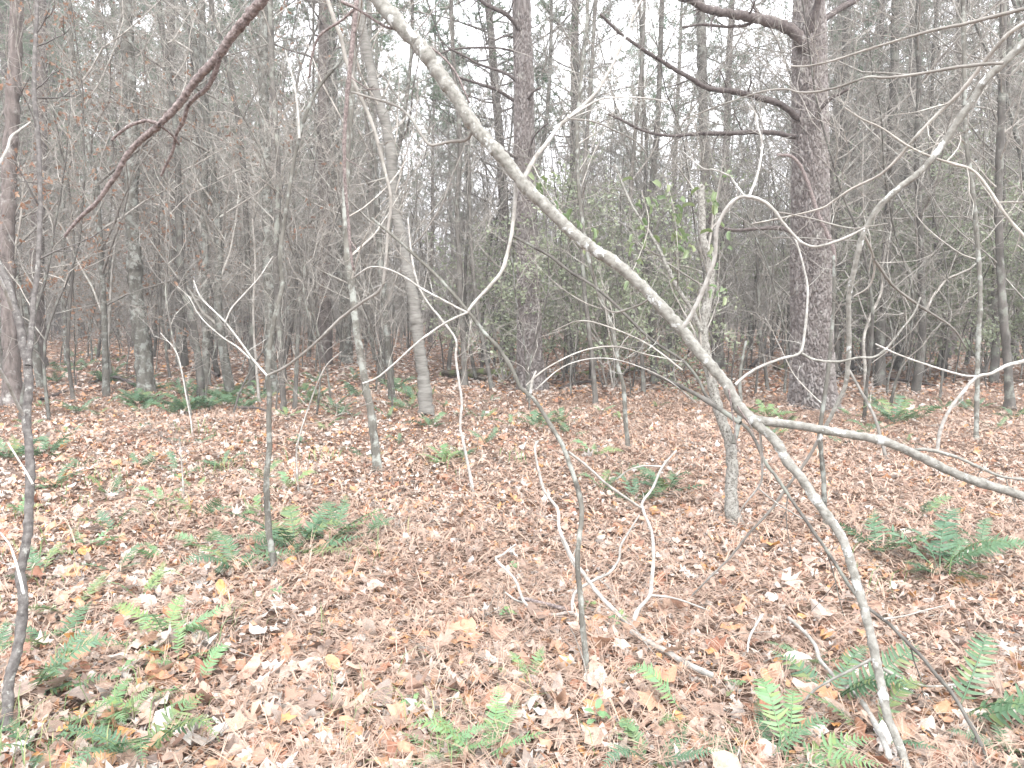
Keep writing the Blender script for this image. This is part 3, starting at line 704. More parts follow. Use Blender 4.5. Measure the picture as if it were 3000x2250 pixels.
# --- B: slanting thin sapling
bB = gY(1723, 1992); YB = bB[1]
B = traced_thing('sapling', bB, 'thin grey sapling slanting from bottom centre up to the left, crossing the centre pine foot', 'sapling')
_, QB, RB = limb(B, 'trunk', [(1723, 1995), (1714, 1898), (1705, 1816), (1701, 1749), (1692, 1658), (1696, 1581), (1705, 1500), (1696, 1442), (1674, 1374), (1651, 1311), (1628, 1270), (1592, 1211), (1561, 1166), (1524, 1134), (1502, 1084), (1461, 1021), (1420, 976), (1375, 917), (1325, 858), (1271, 800), (1217, 750), (1150, 690), (1090, 640)], YB, 3.6, 17, 7, 'lichen', 9)
limb(B, 'branch', [(1371, 917), (1335, 899), (1294, 877), (1235, 845), (1181, 809), (1127, 786), (1081, 784), (1036, 813)], 3.3, 3.5, 7, 4, 'pale', 6, tw=6, twL=.25)
limb(B, 'branch', [(1375, 913), (1316, 940), (1253, 981), (1203, 1021), (1149, 1071), (1104, 1107), (1063, 1123)], 3.3, 3.2, 7, 5, 'pale', 6)
limb(B, 'branch', [(1554, 1152), (1560, 1112), (1570, 1088)], 3.0, 3.0, 9, 6, 'pale', 6)
limb(B, 'branch', [(1540, 1130), (1600, 1080), (1700, 1030), (1800, 1015), (1900, 1040), (2000, 1060)], 3.0, 3.4, 5, 3, 'twig', 6, tw=4)
limb(B, 'branch', [(1570, 1140), (1650, 1075), (1740, 1050), (1830, 1060), (1950, 1110), (2040, 1180)], 3.0, 3.3, 4, 3, 'pale', 6, tw=4)
limb(B, 'branch', [(1665, 1324), (1723, 1369), (1778, 1419), (1836, 1460), (1880, 1490)], 2.85, 3.1, 8, 7, 'pale', 6)

# --- C: dead branch tangle on the ground
bC = gY(1854, 1850); YC = bC[1]
Cc = traced_thing('dead_branch', bC, 'pale forked dead branch with curving twigs lying on the leaves right of bottom centre', 'fallen branch')
limb(Cc, 'branch', [(1850, 1850), (1904, 1884), (1949, 1907), (2000, 1938), (2045, 1961), (2085, 1978)], YC * .96, gY(2085, 1975)[1] * .95, 15, 17, 'pale', 9)
limb(Cc, 'branch', [(1854, 1850), (1805, 1794), (1764, 1753), (1732, 1712), (1710, 1681), (1678, 1636), (1651, 1581), (1637, 1540), (1633, 1491), (1597, 1442), (1579, 1383), (1567, 1315), (1576, 1292)], YC, 3.5, 13, 6, 'pale', 8, tw=3, twL=.15)
limb(Cc, 'branch', [(1854, 1848), (1854, 1835), (1868, 1789), (1904, 1744), (1909, 1703), (1915, 1627), (1909, 1559), (1886, 1500), (1882, 1473), (1913, 1428), (1940, 1369), (1981, 1320)], YC, 3.4, 12, 6, 'pale', 8, tw=2, twL=.12)
limb(Cc, 'branch', [(1940, 1367), (1886, 1365), (1841, 1378), (1805, 1406)], 3.37, 3.4, 5, 4, 'pale', 6)
limb(Cc, 'branch', [(1904, 1744), (1950, 1748), (2000, 1760), (2080, 1790)], 3.2, 3.25, 7, 4, 'pale', 6)
limb(Cc, 'branch', [(1854, 1855), (1827, 1880), (1814, 1904)], YC, YC - .1, 14, 15, 'pale', 8)
limb(Cc, 'branch', [(1511, 1595), (1470, 1627), (1452, 1636), (1479, 1667), (1506, 1694), (1524, 1735), (1538, 1767), (1570, 1789), (1624, 1801), (1678, 1796), (1723, 1830), (1759, 1866), (1787, 1889)], 3.55, 3.1, 6, 11, 'pale', 8)
limb(Cc, 'branch', [(1479, 1735), (1511, 1758), (1542, 1767)], 3.45, 3.4, 5, 6, 'pale', 6)
limb(Cc, 'branch', [(1678, 1796), (1678, 1753), (1696, 1726), (1741, 1699), (1787, 1676), (1814, 1636), (1818, 1599), (1845, 1554), (1873, 1509)], 3.3, 3.6, 10, 5, 'pale', 7, tw=2, twL=.12)
limb(Cc, 'branch', [(1640, 1508), (1640, 1560), (1665, 1625), (1700, 1690)], 3.5, 3.4, 5, 5, 'pale', 6)

# --- lying dead twigs
U = traced_thing('dead_twig', gY(2402, 1934), 'bare whitish dead twig lying beside the lower right fern', 'fallen twig')
limb(U, 'twig', [(2310, 1810), (2362, 1857), (2389, 1893), (2402, 1934), (2434, 1970), (2470, 2006), (2520, 2051), (2556, 2106), (2588, 2169), (2606, 2219)], gY(2310, 1815)[1] * .955, gY(2606, 2240)[1] * .955, 8, 15, 'pale', 8)
limb(U, 'twig', [(2235, 1800), (2215, 1830), (2195, 1870), (2190, 1910)], gY(2235, 1800)[1] * .96, gY(2190, 1915)[1] * .96, 8, 5, 'pale', 6)
U2 = traced_thing('dead_twig', gY(1570, 1775), 'brown dead stick in the litter beside the curved pale twig', 'fallen twig')
limb(U2, 'twig', [(1520, 1752), (1570, 1762), (1620, 1775), (1660, 1785)], gY(1520, 1758)[1] * .965, gY(1660, 1790)[1] * .965, 9, 12, 'brown', 7)

# --- D: the pale thin sapling left of centre
bD = gY(809, 1692); YD = bD[1]
Dt = traced_thing('sapling', bD, 'pale thin sapling left of centre with forked white side branches', 'sapling')
limb(Dt, 'trunk', [(809, 1695), (800, 1636), (789, 1568), (784, 1500), (780, 1405), (789, 1315), (787, 1225), (789, 1157), (784, 1103), (787, 1044), (793, 994), (802, 944), (818, 877), (827, 831), (820, 750), (823, 723), (836, 633), (850, 542), (863, 466), (877, 407), (895, 339), (918, 285), (949, 235), (995, 181), (1030, 120)], YD, 4.3, 18, 7, 'lichen', 10)
limb(Dt, 'branch', [(877, 407), (872, 316), (863, 253), (850, 199), (836, 149)], 4.1, 4.3, 8, 4, 'pale', 6, tw=5)
limb(Dt, 'branch', [(784, 1103), (741, 1053), (705, 1003), (660, 944), (624, 908), (588, 872), (567, 822)], 3.9, 4.2, 7, 3, 'pale', 7, tw=6, twL=.2)
limb(Dt, 'branch', [(660, 944), (678, 904), (714, 863), (759, 813), (800, 750)], 4.05, 4.2, 5, 2.5, 'pale', 6, tw=3)
limb(Dt, 'branch', [(732, 1051), (696, 1017), (660, 994), (610, 953), (579, 917), (565, 890), (552, 868), (520, 840)], 3.95, 4.2, 5, 2.5, 'pale', 6, tw=5, twL=.2)
limb(Dt, 'branch', [(784, 1100), (836, 1075), (900, 1026), (949, 981), (1000, 931), (1068, 881), (1104, 858), (1122, 831), (1133, 786), (1133, 740)], 3.9, 3.7, 7, 9, 'twig', 7)
V1 = traced_thing('hanging_branch', at(1133, 780, 3.65), 'thin grey hanging branch curving down from the top and hooking left', 'branch')
limb(V1, 'branch', [(950, -40), (960, 0), (980, 60), (1000, 113), (1009, 158), (1027, 217), (1054, 280), (1081, 339), (1104, 407), (1127, 497), (1145, 588), (1136, 678), (1131, 750), (1122, 831)], 3.9, 3.65, 11, 8, 'twig', 8, tw=8)
V2 = traced_thing('hanging_branch', at(1030, 600, 3.5), 'rough reddish brown branch hanging nearly straight down left of the leaning stem', 'branch')
limb(V2, 'branch', [(1048, -40), (1045, 0), (1038, 68), (1027, 181), (1018, 271), (1011, 362), (1009, 452), (1010, 520), (1020, 640), (1028, 740), (1036, 790)], 3.5, 3.6, 14, 7, 'brown', 8, tw=4, twL=.3)
limb(V2, 'twig', [(1040, 25), (1000, 60), (960, 85), (931, 113), (913, 167), (906, 226)], 3.5, 3.6, 8, 5, 'brown', 6)

# --- F G J S T: mid distance small trees
def small_tree(pts, w0, w1, mat, label, nb=8, lo=.35, dY=.5, name='sapling', cat='sapling', L=(.6, 1.6), k=10, tw=8, rmin=.0014, twL=.35):
    b = gY(*pts[0]); r = traced_thing(name, b, label, cat)
    pts = [(pts[0][0], pts[0][1] + 6)] + list(pts[1:])
    o, Q, rd = limb(r, 'trunk', pts, b[1], b[1] + dY, w0, w1, mat, k, .03, flare=.55)
    # flare where it meets the ground
    crown(r, Q, rd, nb, 'twig', L, lo, tw, rmin=rmin, twL=twL)
    return r, Q, rd
small_tree([(1108, 1385), (1097, 1292), (1086, 1202), (1072, 1134), (1059, 1057), (1045, 976), (1036, 886), (1027, 818), (1018, 750), (1012, 600), (1020, 420), (1035, 250), (1040, 60), (1050, -120)], 24, 12, 'lichen', 'grey blotched small tree with dark foot left of centre', nb=9)
small_tree([(1251, 1218), (1244, 1134), (1231, 1044), (1222, 976), (1212, 886), (1199, 818), (1185, 750), (1172, 678), (1158, 610), (1149, 520), (1145, 452), (1136, 384), (1118, 325), (1099, 271), (1081, 181), (1068, 113), (1054, 40), (1030, -150)], 36, 22, 'birch', 'pale grey tree with banded bark standing in ferns left of the centre pine', nb=12, name='banded_tree', cat='tree', k=14, L=(1, 2.6), rmin=.003, twL=.6)
J, QJ, RJ = small_tree([(2158, 1538), (2145, 1500), (2142, 1428), (2145, 1360), (2136, 1292), (2113, 1225), (2095, 1166), (2081, 1103), (2068, 1030), (2059, 976), (2068, 908), (2081, 840), (2076, 750), (2059, 700), (2056, 633), (2054, 547)], 34, 20, 'speckle', 'speckled grey and black trunk behind the leaning stem, broken off at the top', nb=8, name='speckled_tree', cat='tree', k=14, L=(.4, .9))
YJ = J.location.y
limb(J, 'branch', [(2054, 970), (2027, 908), (1995, 860), (1963, 800), (1930, 730), (1890, 660), (1850, 600), (1800, 480)], YJ + .1, YJ + .5, 13, 6, 'speckle', 8, tw=8, twL=.4)
limb(J, 'branch', [(2150, 1300), (2163, 1240), (2170, 1180), (2168, 1100), (2185, 1000)], YJ, YJ + .2, 15, 6, 'lichen', 8, tw=4)
small_tree([(1841, 1318), (1832, 1225), (1827, 1134), (1814, 1089), (1805, 1021), (1791, 953), (1764, 886), (1741, 818), (1723, 750), (1700, 600), (1690, 420), (1700, 250), (1720, 60), (1720, -100)], 13, 8, 'lichen', 'crooked thin grey sapling right of the centre pine', nb=18, lo=.15, L=(.6, 1.6))
small_tree([(1389, 1450), (1371, 1360), (1357, 1292), (1348, 1247), (1353, 1179), (1344, 1112), (1335, 1044), (1335, 994), (1289, 931), (1253, 886), (1226, 836), (1208, 764), (1195, 640)], 9, 5, 'pale', 'very thin zigzag pale sapling between the banded tree and the slanting sapling', nb=7, L=(.4, .9), k=7)
small_tree([(2416, 1548), (2414, 1428), (2407, 1338), (2402, 1270), (2411, 1193), (2429, 1066), (2434, 999), (2443, 886), (2443, 750)], 13, 8, 'lichen', 'thin upright sapling standing just before the right pine', nb=4, L=(.3, .8))
small_tree([(832, 1210), (828, 1140), (820, 1000), (812, 900), (808, 750), (815, 500), (800, 250), (790, 0), (780, -100)], 16, 11, 'hardwood', 'grey sapling close behind the pale thin sapling', nb=10)
small_tree([(796, 1150), (792, 1050), (788, 880), (785, 750), (780, 500), (770, 250), (775, 0), (770, -90)], 30, 20, 'lichen', 'lichen-spotted trunk with dark foot behind the pale thin sapling', nb=12, name='small_tree', cat='tree', L=(1, 2.4), rmin=.003, twL=.6)
small_tree([(863, 1203), (868, 1100), (872, 1000), (878, 872)], 13, 9, 'hardwood', 'snapped thin stem ending at trunk height left of centre', nb=1, L=(.2, .4))
small_tree([(429, 1155), (420, 1050), (405, 930), (398, 850), (393, 750), (385, 600), (388, 450), (380, 250), (370, 60), (365, -80)], 38, 26, 'lichen', 'thick lichen-crusted trunk rising in front of the left thicket', nb=14, name='small_tree', cat='tree', L=(1, 2.8), k=12, rmin=.003, twL=.6)
small_tree([(606, 1136), (603, 1000), (600, 850), (601, 750), (598, 560), (606, 380), (595, 150), (590, -60)], 19, 13, 'lichen', 'straight lichened trunk standing in the left fern patch', nb=12, name='small_tree', cat='tree', L=(1, 2.4), rmin=.003, twL=.6)
small_tree([(592, 1168), (580, 1050), (560, 930), (541, 860), (530, 780), (524, 650), (520, 450), (500, 250), (470, 60), (460, -60)], 20, 11, 'hardwood', 'curving grey trunk left of the straight lichened one in the ferns', nb=12, name='small_tree', cat='tree', L=(1, 2.2), rmin=.003, twL=.6)
small_tree([(113, 1078), (110, 950), (108, 800), (112, 650), (118, 450), (120, 200), (115, -50)], 32, 24, 'pine_far', 'stout grey trunk at far left behind the forked sapling', nb=12, name='small_tree', cat='tree', L=(1, 2.6), rmin=.003, twL=.6)
small_tree([(36, 1185), (34, 1080), (26, 900), (20, 750), (28, 500), (40, 250), (50, 0), (55, -80)], 36, 26, 'pine_far', 'dark stout trunk at the left edge', nb=12, name='small_tree', cat='tree', L=(.8, 2.2), rmin=.003, twL=.5)
small_tree([(533, 1077), (530, 950), (520, 800), (515, 600), (505, 350), (500, 50), (495, -60)], 26, 18, 'hardwood', 'grey trunk behind the fern patch', nb=12, name='small_tree', cat='tree', L=(1, 2.6), rmin=.0035, twL=.7)
small_tree([(1149, 1172), (1140, 1060), (1130, 930), (1118, 820), (1110, 700), (1100, 500), (1085, 250), (1080, -60)], 19, 12, 'lichen', 'slim grey trunk between the blotched tree and the banded tree', nb=12, name='small_tree', cat='tree', L=(.9, 2), rmin=.0025, twL=.5)
small_tree([(1362, 1136), (1358, 1000), (1350, 880), (1345, 750), (1340, 600), (1348, 400), (1330, 200), (1320, -50)], 17, 10, 'hardwood', 'slim brown grey trunk left of the centre pine', nb=12, name='small_tree', cat='tree', L=(.9, 2.2), rmin=.0025, twL=.5)
small_tree([(1312, 1105), (1320, 1030), (1338, 940), (1345, 880), (1352, 780), (1360, 650)], 13, 7, 'hardwood', 'short leaning stem left of the centre pine', nb=8, L=(.6, 1.4), rmin=.002)
small_tree([(1443, 1145), (1430, 1080), (1415, 1000), (1400, 930), (1388, 820), (1380, 700), (1375, 500), (1370, 300)], 13, 7, 'hardwood', 'thin stem just left of the centre pine foot', nb=10, L=(.6, 1.6), rmin=.002)
small_tree([(1420, 1060), (1435, 985), (1460, 920), (1480, 840), (1488, 780)], 20, 14, 'lichen', 'tilted white-blotched short trunk left of the centre pine', nb=4, name='small_tree', cat='tree', L=(.6, 1.2), rmin=.003)
small_tree([(1014, 1068), (1012, 950), (1005, 830), (1000, 700), (985, 500), (975, 250), (965, 0), (960, -60)], 32, 22, 'lichen', 'grey trunk with dark patches behind the blotched small tree', nb=12, name='small_tree', cat='tree', L=(1.2, 3), rmin=.0035, twL=.7)
small_tree([(1746, 1186), (1738, 1090), (1725, 960), (1712, 850), (1705, 700), (1712, 500), (1730, 250), (1745, 0), (1750, -60)], 14, 9, 'hardwood', 'thin dark footed stem right of the centre pine', nb=12, L=(.8, 1.8), rmin=.0025, twL=.5)
small_tree([(1886, 1154), (1880, 1040), (1862, 900), (1850, 780), (1846, 600), (1860, 400), (1880, 200), (1890, -50)], 13, 8, 'hardwood', 'thin grey stem before the green shrub', nb=12, L=(.8, 1.8), rmin=.0025, twL=.5)
small_tree([(1918, 1123), (1915, 1030), (1908, 920), (1900, 780), (1905, 600), (1925, 380), (1935, 150), (1940, -50)], 20, 12, 'hardwood', 'stem with a mossy green foot right of the shrub', nb=12, name='small_tree', cat='tree', L=(.9, 2.2), rmin=.003, twL=.5)
small_tree([(2104, 1083), (2098, 960), (2085, 800), (2070, 600), (2060, 350), (2055, 100), (2050, -60)], 33, 22, 'hardwood', 'dark trunk behind the speckled tree', nb=12, name='small_tree', cat='tree', L=(1, 2.6), rmin=.003, twL=.6)
small_tree([(2249, 1141), (2240, 1060), (2225, 960), (2222, 850), (2215, 700), (2205, 560)], 10, 5, 'hardwood', 'thin forked stem left of the right pine', nb=8, L=(.6, 1.3), rmin=.002)
small_tree([(2579, 1136), (2580, 1000), (2590, 850), (2600, 700), (2610, 450), (2620, 200), (2625, -50)], 25, 18, 'hardwood', 'grey trunk right of the right pine', nb=12, name='small_tree', cat='tree', L=(1, 2.4), rmin=.003, twL=.5)
small_tree([(2633, 1088), (2640, 950), (2648, 800), (2655, 600), (2668, 350), (2675, 50), (2678, -50)], 22, 15, 'hardwood', 'second grey trunk right of the right pine', nb=12, name='small_tree', cat='tree', L=(1, 2.4), rmin=.003, twL=.6)
small_tree([(2443, 1096), (2444, 980), (2446, 850), (2455, 650), (2470, 400), (2480, 100), (2482, -40)], 24, 17, 'hardwood', 'trunk peeping out behind the right pine', nb=10, name='small_tree', cat='tree', L=(1, 2.4), rmin=.003, twL=.6)
small_tree([(2860, 1290), (2862, 1180), (2866, 1000), (2872, 880), (2866, 740), (2850, 560), (2830, 400), (2825, 150), (2820, -60)], 11, 9, 'lichen', 'pale spotted thin sapling near the right edge', nb=10, L=(.5, 1.4), rmin=.002)
small_tree([(2538, 1175), (2535, 1090), (2530, 1000), (2548, 930), (2580, 860), (2586, 780), (2600, 700)], 10, 5, 'twig', 'thin bent stem between the right pine and the grey trunks', nb=8, L=(.5, 1.3), rmin=.002)
small_tree([(2600, 1350), (2565, 1229), (2538, 1175), (2511, 1125), (2488, 1085)], 9, 7, 'twig', 'short slanting stem under the long grey branch at right', nb=2, L=(.2, .5))
small_tree([(2960, 1200), (2950, 1040), (2935, 850), (2925, 600), (2935, 300), (2940, -50)], 20, 14, 'hardwood', 'dull grey trunk at the right edge', nb=12, name='small_tree', cat='tree', L=(.9, 2.2), rmin=.003, twL=.5)
small_tree([(760, 1180), (752, 1090), (745, 990), (742, 890), (748, 780), (740, 640)], 8, 4, 'twig', 'hair-thin upright shoot left of the pale thin sapling', nb=6, L=(.4, 1))
small_tree([(565, 1285), (560, 1240), (545, 1160), (520, 1040), (470, 975)], 4, 2.5, 'pale', 'thin pale leaning shoot left of the pale sapling', nb=2, L=(.3, .6))
small_tree([(540, 1470), (535, 1400), (530, 1330), (525, 1280)], 5, 3, 'twig', 'short bare shoot in the open litter at left', nb=1, L=(.15, .3), k=5)
small_tree([(875, 1440), (870, 1380), (872, 1300), (905, 1190), (950, 1080), (1000, 1030)], 6, 3, 'twig', 'thin brown shoot right of the pale sapling', nb=4, L=(.3, .7), k=5)
small_tree([(1135, 1590), (1140, 1560)], 6, 3, 'twig', 'tiny dead shoot in the litter left of centre', nb=1, L=(.1, .2), k=5)
small_tree([(1405, 1870), (1400, 1830), (1405, 1790), (1400, 1765)], 5, 3, 'twig', 'short dry stalk standing in the litter at bottom centre', nb=1, L=(.08, .15), k=5)
small_tree([(300, 1150), (310, 1090), (318, 1000), (322, 900), (330, 780), (350, 640)], 8, 5, 'twig', 'thin shoot before the left trunks', nb=8, L=(.6, 1.4), rmin=.002)

# --- W: forked sapling at the left edge
bW = gY(14, 2150); YW = bW[1]
W = traced_thing('sapling', bW, 'dark grey forked sapling along the left edge, rooted at bottom left', 'sapling')
limb(W, 'trunk', [(14, 2152), (23, 2065), (23, 2020), (32, 1975), (50, 1907), (63, 1825), (68, 1749), (59, 1681), (68, 1636), (81, 1568), (84, 1500), (88, 1405), (86, 1315), (77, 1225), (86, 1134), (81, 1066), (68, 1021), (59, 953), (41, 899), (27, 840), (5, 790), (-40, 700)], YW, 3.1, 24, 15, 'dark', 12)
limb(W, 'branch', [(81, 1070), (90, 999), (95, 931), (97, 886), (108, 818), (113, 750), (118, 600), (112, 400), (100, 250), (110, 0), (115, -40)], 2.8, 3.4, 13, 8, 'dark', 9, tw=10, twL=.3)
limb(W, 'branch', [(68, 1216), (50, 1184), (27, 1134), (0, 1085), (-40, 1030)], 2.7, 2.5, 9, 7, 'pale', 7)
limb(W, 'branch', [(36, 908), (23, 872), (0, 818), (-30, 770)], 2.95, 2.8, 9, 7, 'pale', 7)
limb(W, 'branch', [(90, 357), (59, 380), (32, 402), (23, 434), (0, 475), (-30, 520)], 3.0, 2.8, 5, 8, 'pale', 7)
limb(W, 'branch', [(97, 1420), (75, 1380), (50, 1340), (25, 1300)], 2.6, 2.7, 6, 4, 'twig', 6)
limb(W, 'branch', [(70, 1740), (50, 1660), (30, 1600), (0, 1560)], 2.5, 2.6, 7, 4, 'pale', 6, tw=3, twL=.12)

# --- X: brown scaly branch hanging in from the top left
Xr = traced_thing('hanging_branch', at(461, 371, 2.3), 'scaly reddish brown forked pine branch hanging in at upper left', 'branch')
limb(Xr, 'branch', [(800, -40), (769, 0), (723, 54), (678, 108), (633, 172), (574, 235), (533, 294), (497, 335), (461, 371), (416, 407), (371, 457), (344, 506), (316, 547), (280, 597), (240, 633), (203, 674), (190, 692)], 2.2, 2.5, 25, 7, 'brown', 12, .07, dense=5)
limb(Xr, 'branch', [(642, 175), (628, 217), (606, 258), (556, 303), (538, 353), (515, 398), (506, 443), (484, 488), (472, 515)], 2.28, 2.5, 13, 6, 'brown', 9, .07, dense=5)
limb(Xr, 'branch', [(466, 365), (440, 355), (420, 355), (384, 366), (357, 384), (339, 398), (328, 411)], 2.35, 2.4, 10, 6, 'brown', 9, .07, dense=5)
limb(Xr, 'twig', [(470, 368), (497, 389), (515, 408), (525, 425)], 2.35, 2.45, 6, 4, 'brown', 7, .07, dense=5)

# --- R: long slanting stem behind the leaning tree
bR = gY(2920, 2290)
Rr = traced_thing('leaning_sapling', (bR[0], bR[1], 0.02), 'thin grey stem slanting parallel behind the leaning stem down to the bottom right', 'sapling')
limb(Rr, 'trunk', [(1500, 690), (1560, 722), (1610, 750), (1669, 795), (1741, 840), (1796, 886), (1850, 940), (1886, 976), (1931, 1012), (2000, 1057), (2045, 1110), (2068, 1157), (2113, 1202), (2181, 1247), (2212, 1288), (2240, 1351), (2280, 1405), (2316, 1460), (2344, 1500), (2384, 1559), (2429, 1622), (2466, 1681), (2502, 1735), (2542, 1780), (2601, 1825), (2656, 1880), (2701, 1925), (2741, 1975), (2791, 2033), (2836, 2110), (2873, 2178), (2904, 2246), (2920, 2290)], 4.0, bR[1], 8, 9, 'hardwood', 9, tw=8, twL=.4)
limb(Rr, 'branch', [(2000, 1085), (1900, 1010), (1790, 960), (1700, 940), (1620, 970)], 3.3, 3.8, 6, 3, 'twig', 6, tw=6)
limb(Rr, 'branch', [(2170, 1240), (2080, 1180), (2000, 1135), (1900, 1090)], 3.0, 3.4, 15, 9, 'hardwood', 8)
limb(Rr, 'branch', [(2588, 1814), (2656, 1803), (2705, 1789), (2769, 1774)], 2.55, 2.8, 5, 3, 'twig', 6)

# --- L: bent sapling from the upper right
Lr = traced_thing('bent_sapling', gY(2000, 1775), 'smooth pale sapling bending over from the upper right corner with long arching branches', 'bent sapling')
YL = gY(2000, 1775)[1]
limb(Lr, 'trunk', [(3080, 60), (3000, 127), (2986, 140), (2940, 185), (2886, 235), (2859, 280), (2814, 344), (2778, 398), (2741, 452), (2692, 506), (2633, 552), (2579, 601), (2538, 665), (2520, 714), (2511, 750), (2506, 773), (2488, 863), (2486, 931), (2488, 999), (2484, 1066), (2475, 1134), (2443, 1202), (2420, 1247), (2398, 1292)], 2.6, 3.1, 18, 10, 'stem', 12)
limb(Lr, 'branch', [(2398, 1290), (2362, 1351), (2335, 1387), (2289, 1451), (2253, 1500), (2190, 1568), (2136, 1636), (2068, 1703), (2000, 1775)], 3.1, YL, 9, 5, 'twig', 7)
limb(Lr, 'branch', [(3040, 20), (3000, 27), (2904, 50), (2836, 68), (2746, 86), (2678, 104), (2588, 131), (2502, 158), (2429, 181), (2362, 194), (2316, 194)], 2.6, 3.2, 9, 4, 'twig', 7, tw=8, twL=.3)
limb(Lr, 'branch', [(2940, 185), (2882, 188), (2791, 199), (2701, 215), (2597, 228), (2542, 226), (2475, 249), (2407, 267), (2344, 271), (2307, 262), (2253, 264), (2194, 280), (2090, 316), (2000, 353)], 2.62, 3.3, 8, 3, 'twig', 7, tw=8, twL=.3)
limb(Lr, 'branch', [(3060, 30), (3000, 68), (2949, 104), (2895, 167), (2850, 226), (2796, 289), (2746, 335), (2678, 407), (2633, 461), (2579, 511), (2497, 552), (2443, 588), (2407, 610), (2316, 633), (2203, 656)], 2.9, 3.6, 10, 4, 'twig', 7, tw=9, twL=.3)
limb(Lr, 'branch', [(2475, 316), (2524, 348), (2583, 375), (2656, 425), (2723, 457), (2791, 479), (2854, 502), (2904, 565), (2949, 633), (3000, 692), (3060, 760)], 3.3, 3.0, 4, 8, 'twig', 7, tw=6, twL=.3)
limb(Lr, 'branch', [(2533, 690), (2555, 740), (2562, 790), (2545, 840), (2500, 870)], 2.95, 3.1, 7, 4, 'twig', 7, tw=2)
limb(Lr, 'branch', [(2561, 760), (2620, 840), (2700, 900), (2790, 960), (2830, 1020)], 2.95, 3.2, 8, 4, 'twig', 7, tw=7, twL=.3)
Pr = traced_thing('dead_branch', gY(2744, 1330), 'thin forked branch arching out of the litter at right', 'fallen branch')
YP = gY(2744, 1330)[1]
limb(Pr, 'branch', [(2744, 1330), (2755, 1261), (2778, 1207), (2814, 1157), (2859, 1107), (2904, 1094), (2949, 1071), (3000, 1057), (3060, 1040)], YP, YP - .2, 9, 8, 'pale', 8, tw=3)
limb(Pr, 'branch', [(2859, 1103), (2814, 1098), (2723, 1071), (2633, 1039), (2565, 1008)], YP - .1, YP + .3, 6, 4, 'pale', 7, tw=2)
limb(A, 'branch', [(2678, 1318), (2720, 1318), (2790, 1335), (2850, 1360), (2930, 1395), (3000, 1405)], 2.55, 2.5, 9, 6, 'stem', 7, tw=2)

# ------------------------------------------------------------------ the two near pines with plated bark
def plated_trunk(root, px_pts, w, k, rows, top, cell=(.050, .105), flare=0.0, bend=None):
    b = gY(*px_pts[0]); Yb = b[1]
    P = np.array([at(a, c, Yb) for a, c in px_pts]); P[0] = b
    rd = np.array(w) / 2 / FPX * Yb
    zs = P[:, 2]
    # continue upwards out of the picture
    d = (P[-1] - P[-3]); d /= d[2]
    P = np.vstack([P, P[-1] + d * (top - P[-1][2])]); rd = np.append(rd, rd[-1] * 0.35); zs = P[:, 2]
    zz = np.concatenate([np.linspace(zs[0] - 0.12, 6.5, rows), np.linspace(6.6, top, 40)])
    cx = np.interp(zz, zs, P[:, 0]); cy = np.interp(zz, zs, P[:, 1]); rr = np.interp(zz, zs, rd)
    rr = rr * (1 + flare * np.exp(-np.maximum(zz - zs[0], 0) / 0.16))
    th = np.arange(k) * 2 * math.pi / k
    TH, ZZ = np.meshgrid(th, zz); RR = rr[:, None] * np.ones_like(TH)
    # voronoi plates in (arc length, height)
    per = max(4, int(round(2 * math.pi * rd[0] / cell[0]))); U = TH / (2 * math.pi) * per + 0.25 * np.sin(ZZ * 5) + .22 * np.sin(ZZ * 23 + 3 * np.sin(TH * 4)) + .14 * np.sin(ZZ * 61 + TH * 9)
    Vv = ZZ / cell[1] + .35 * np.sin(TH * 11 + ZZ * 7) + .22 * np.sin(TH * 29 - ZZ * 13) + .12 * np.sin(TH * 57 + ZZ * 31)
    nv = int(top / cell[1]) + 8
    jx = rng.uniform(.12, .88, (nv, per)); jy = rng.uniform(.05, .95, (nv, per)); lev = rng.uniform(0, 1, (nv, per))
    iu = np.floor(U).astype(int); iv = np.floor(Vv).astype(int)
    F1 = np.full(U.shape, 9.0); F2 = np.full(U.shape, 9.0); Lv = np.zeros(U.shape)
    for du in (-1, 0, 1):
        for dv in (-2, -1, 0, 1, 2):
            a = (iu + du) % per; c = np.clip(iv + dv + 3, 0, nv - 1)
            dist = np.maximum(np.abs((iu + du + jx[c, a]) - U) + .25 * np.abs((iv + dv + jy[c, a]) - Vv), np.abs((iv + dv + jy[c, a]) - Vv) * .85 + .2 * np.abs((iu + du + jx[c, a]) - U))
            new = dist < F1; F2 = np.where(new, F1, np.minimum(F2, dist)); Lv = np.where(new, lev[c, a], Lv); F1 = np.where(new, dist, F1)
    e = np.clip((F2 - F1) * 3.8, 0, 1); e = e ** 0.8
    depth = 0.050 * (rr[:, None] / rd[0]) * e * (0.55 + .7 * Lv) + rng.normal(0, .0011, U.shape) + .003 * np.sin(TH * 3 + ZZ * 2)
    RR = RR - 0.038 + depth
    V = np.stack([cx[:, None] + RR * np.cos(TH), cy[:, None] + RR * np.sin(TH), ZZ], -1) - np.array(root.location)
    n = len(zz); i = np.arange(n - 1)[:, None] * k; j = np.arange(k)[None]; j2 = (j + 1) % k
    F = np.stack([i + j, i + j2, i + k + j2, i + k + j], -1).reshape(-1, 4)
    mb = MB(); mb.add(V.reshape(-1, 3), F, (0.25 + 0.75 * Lv * 1.0).reshape(-1))
    print('pine trunk tris', mb.tris())
    obj('trunk', mb.mesh('trunk', M['pine'], True), root)
    return b, P, rd
def pb(root, pts, w0, w1, dy, tw=5, mat='dead_pine', twL=.4):
    Yb = root.location.y
    limb(root, 'branch', pts, Yb + dy[0], Yb + dy[1], w0, w1, mat, 9, .07, tw=tw, twL=twL, sub=1)

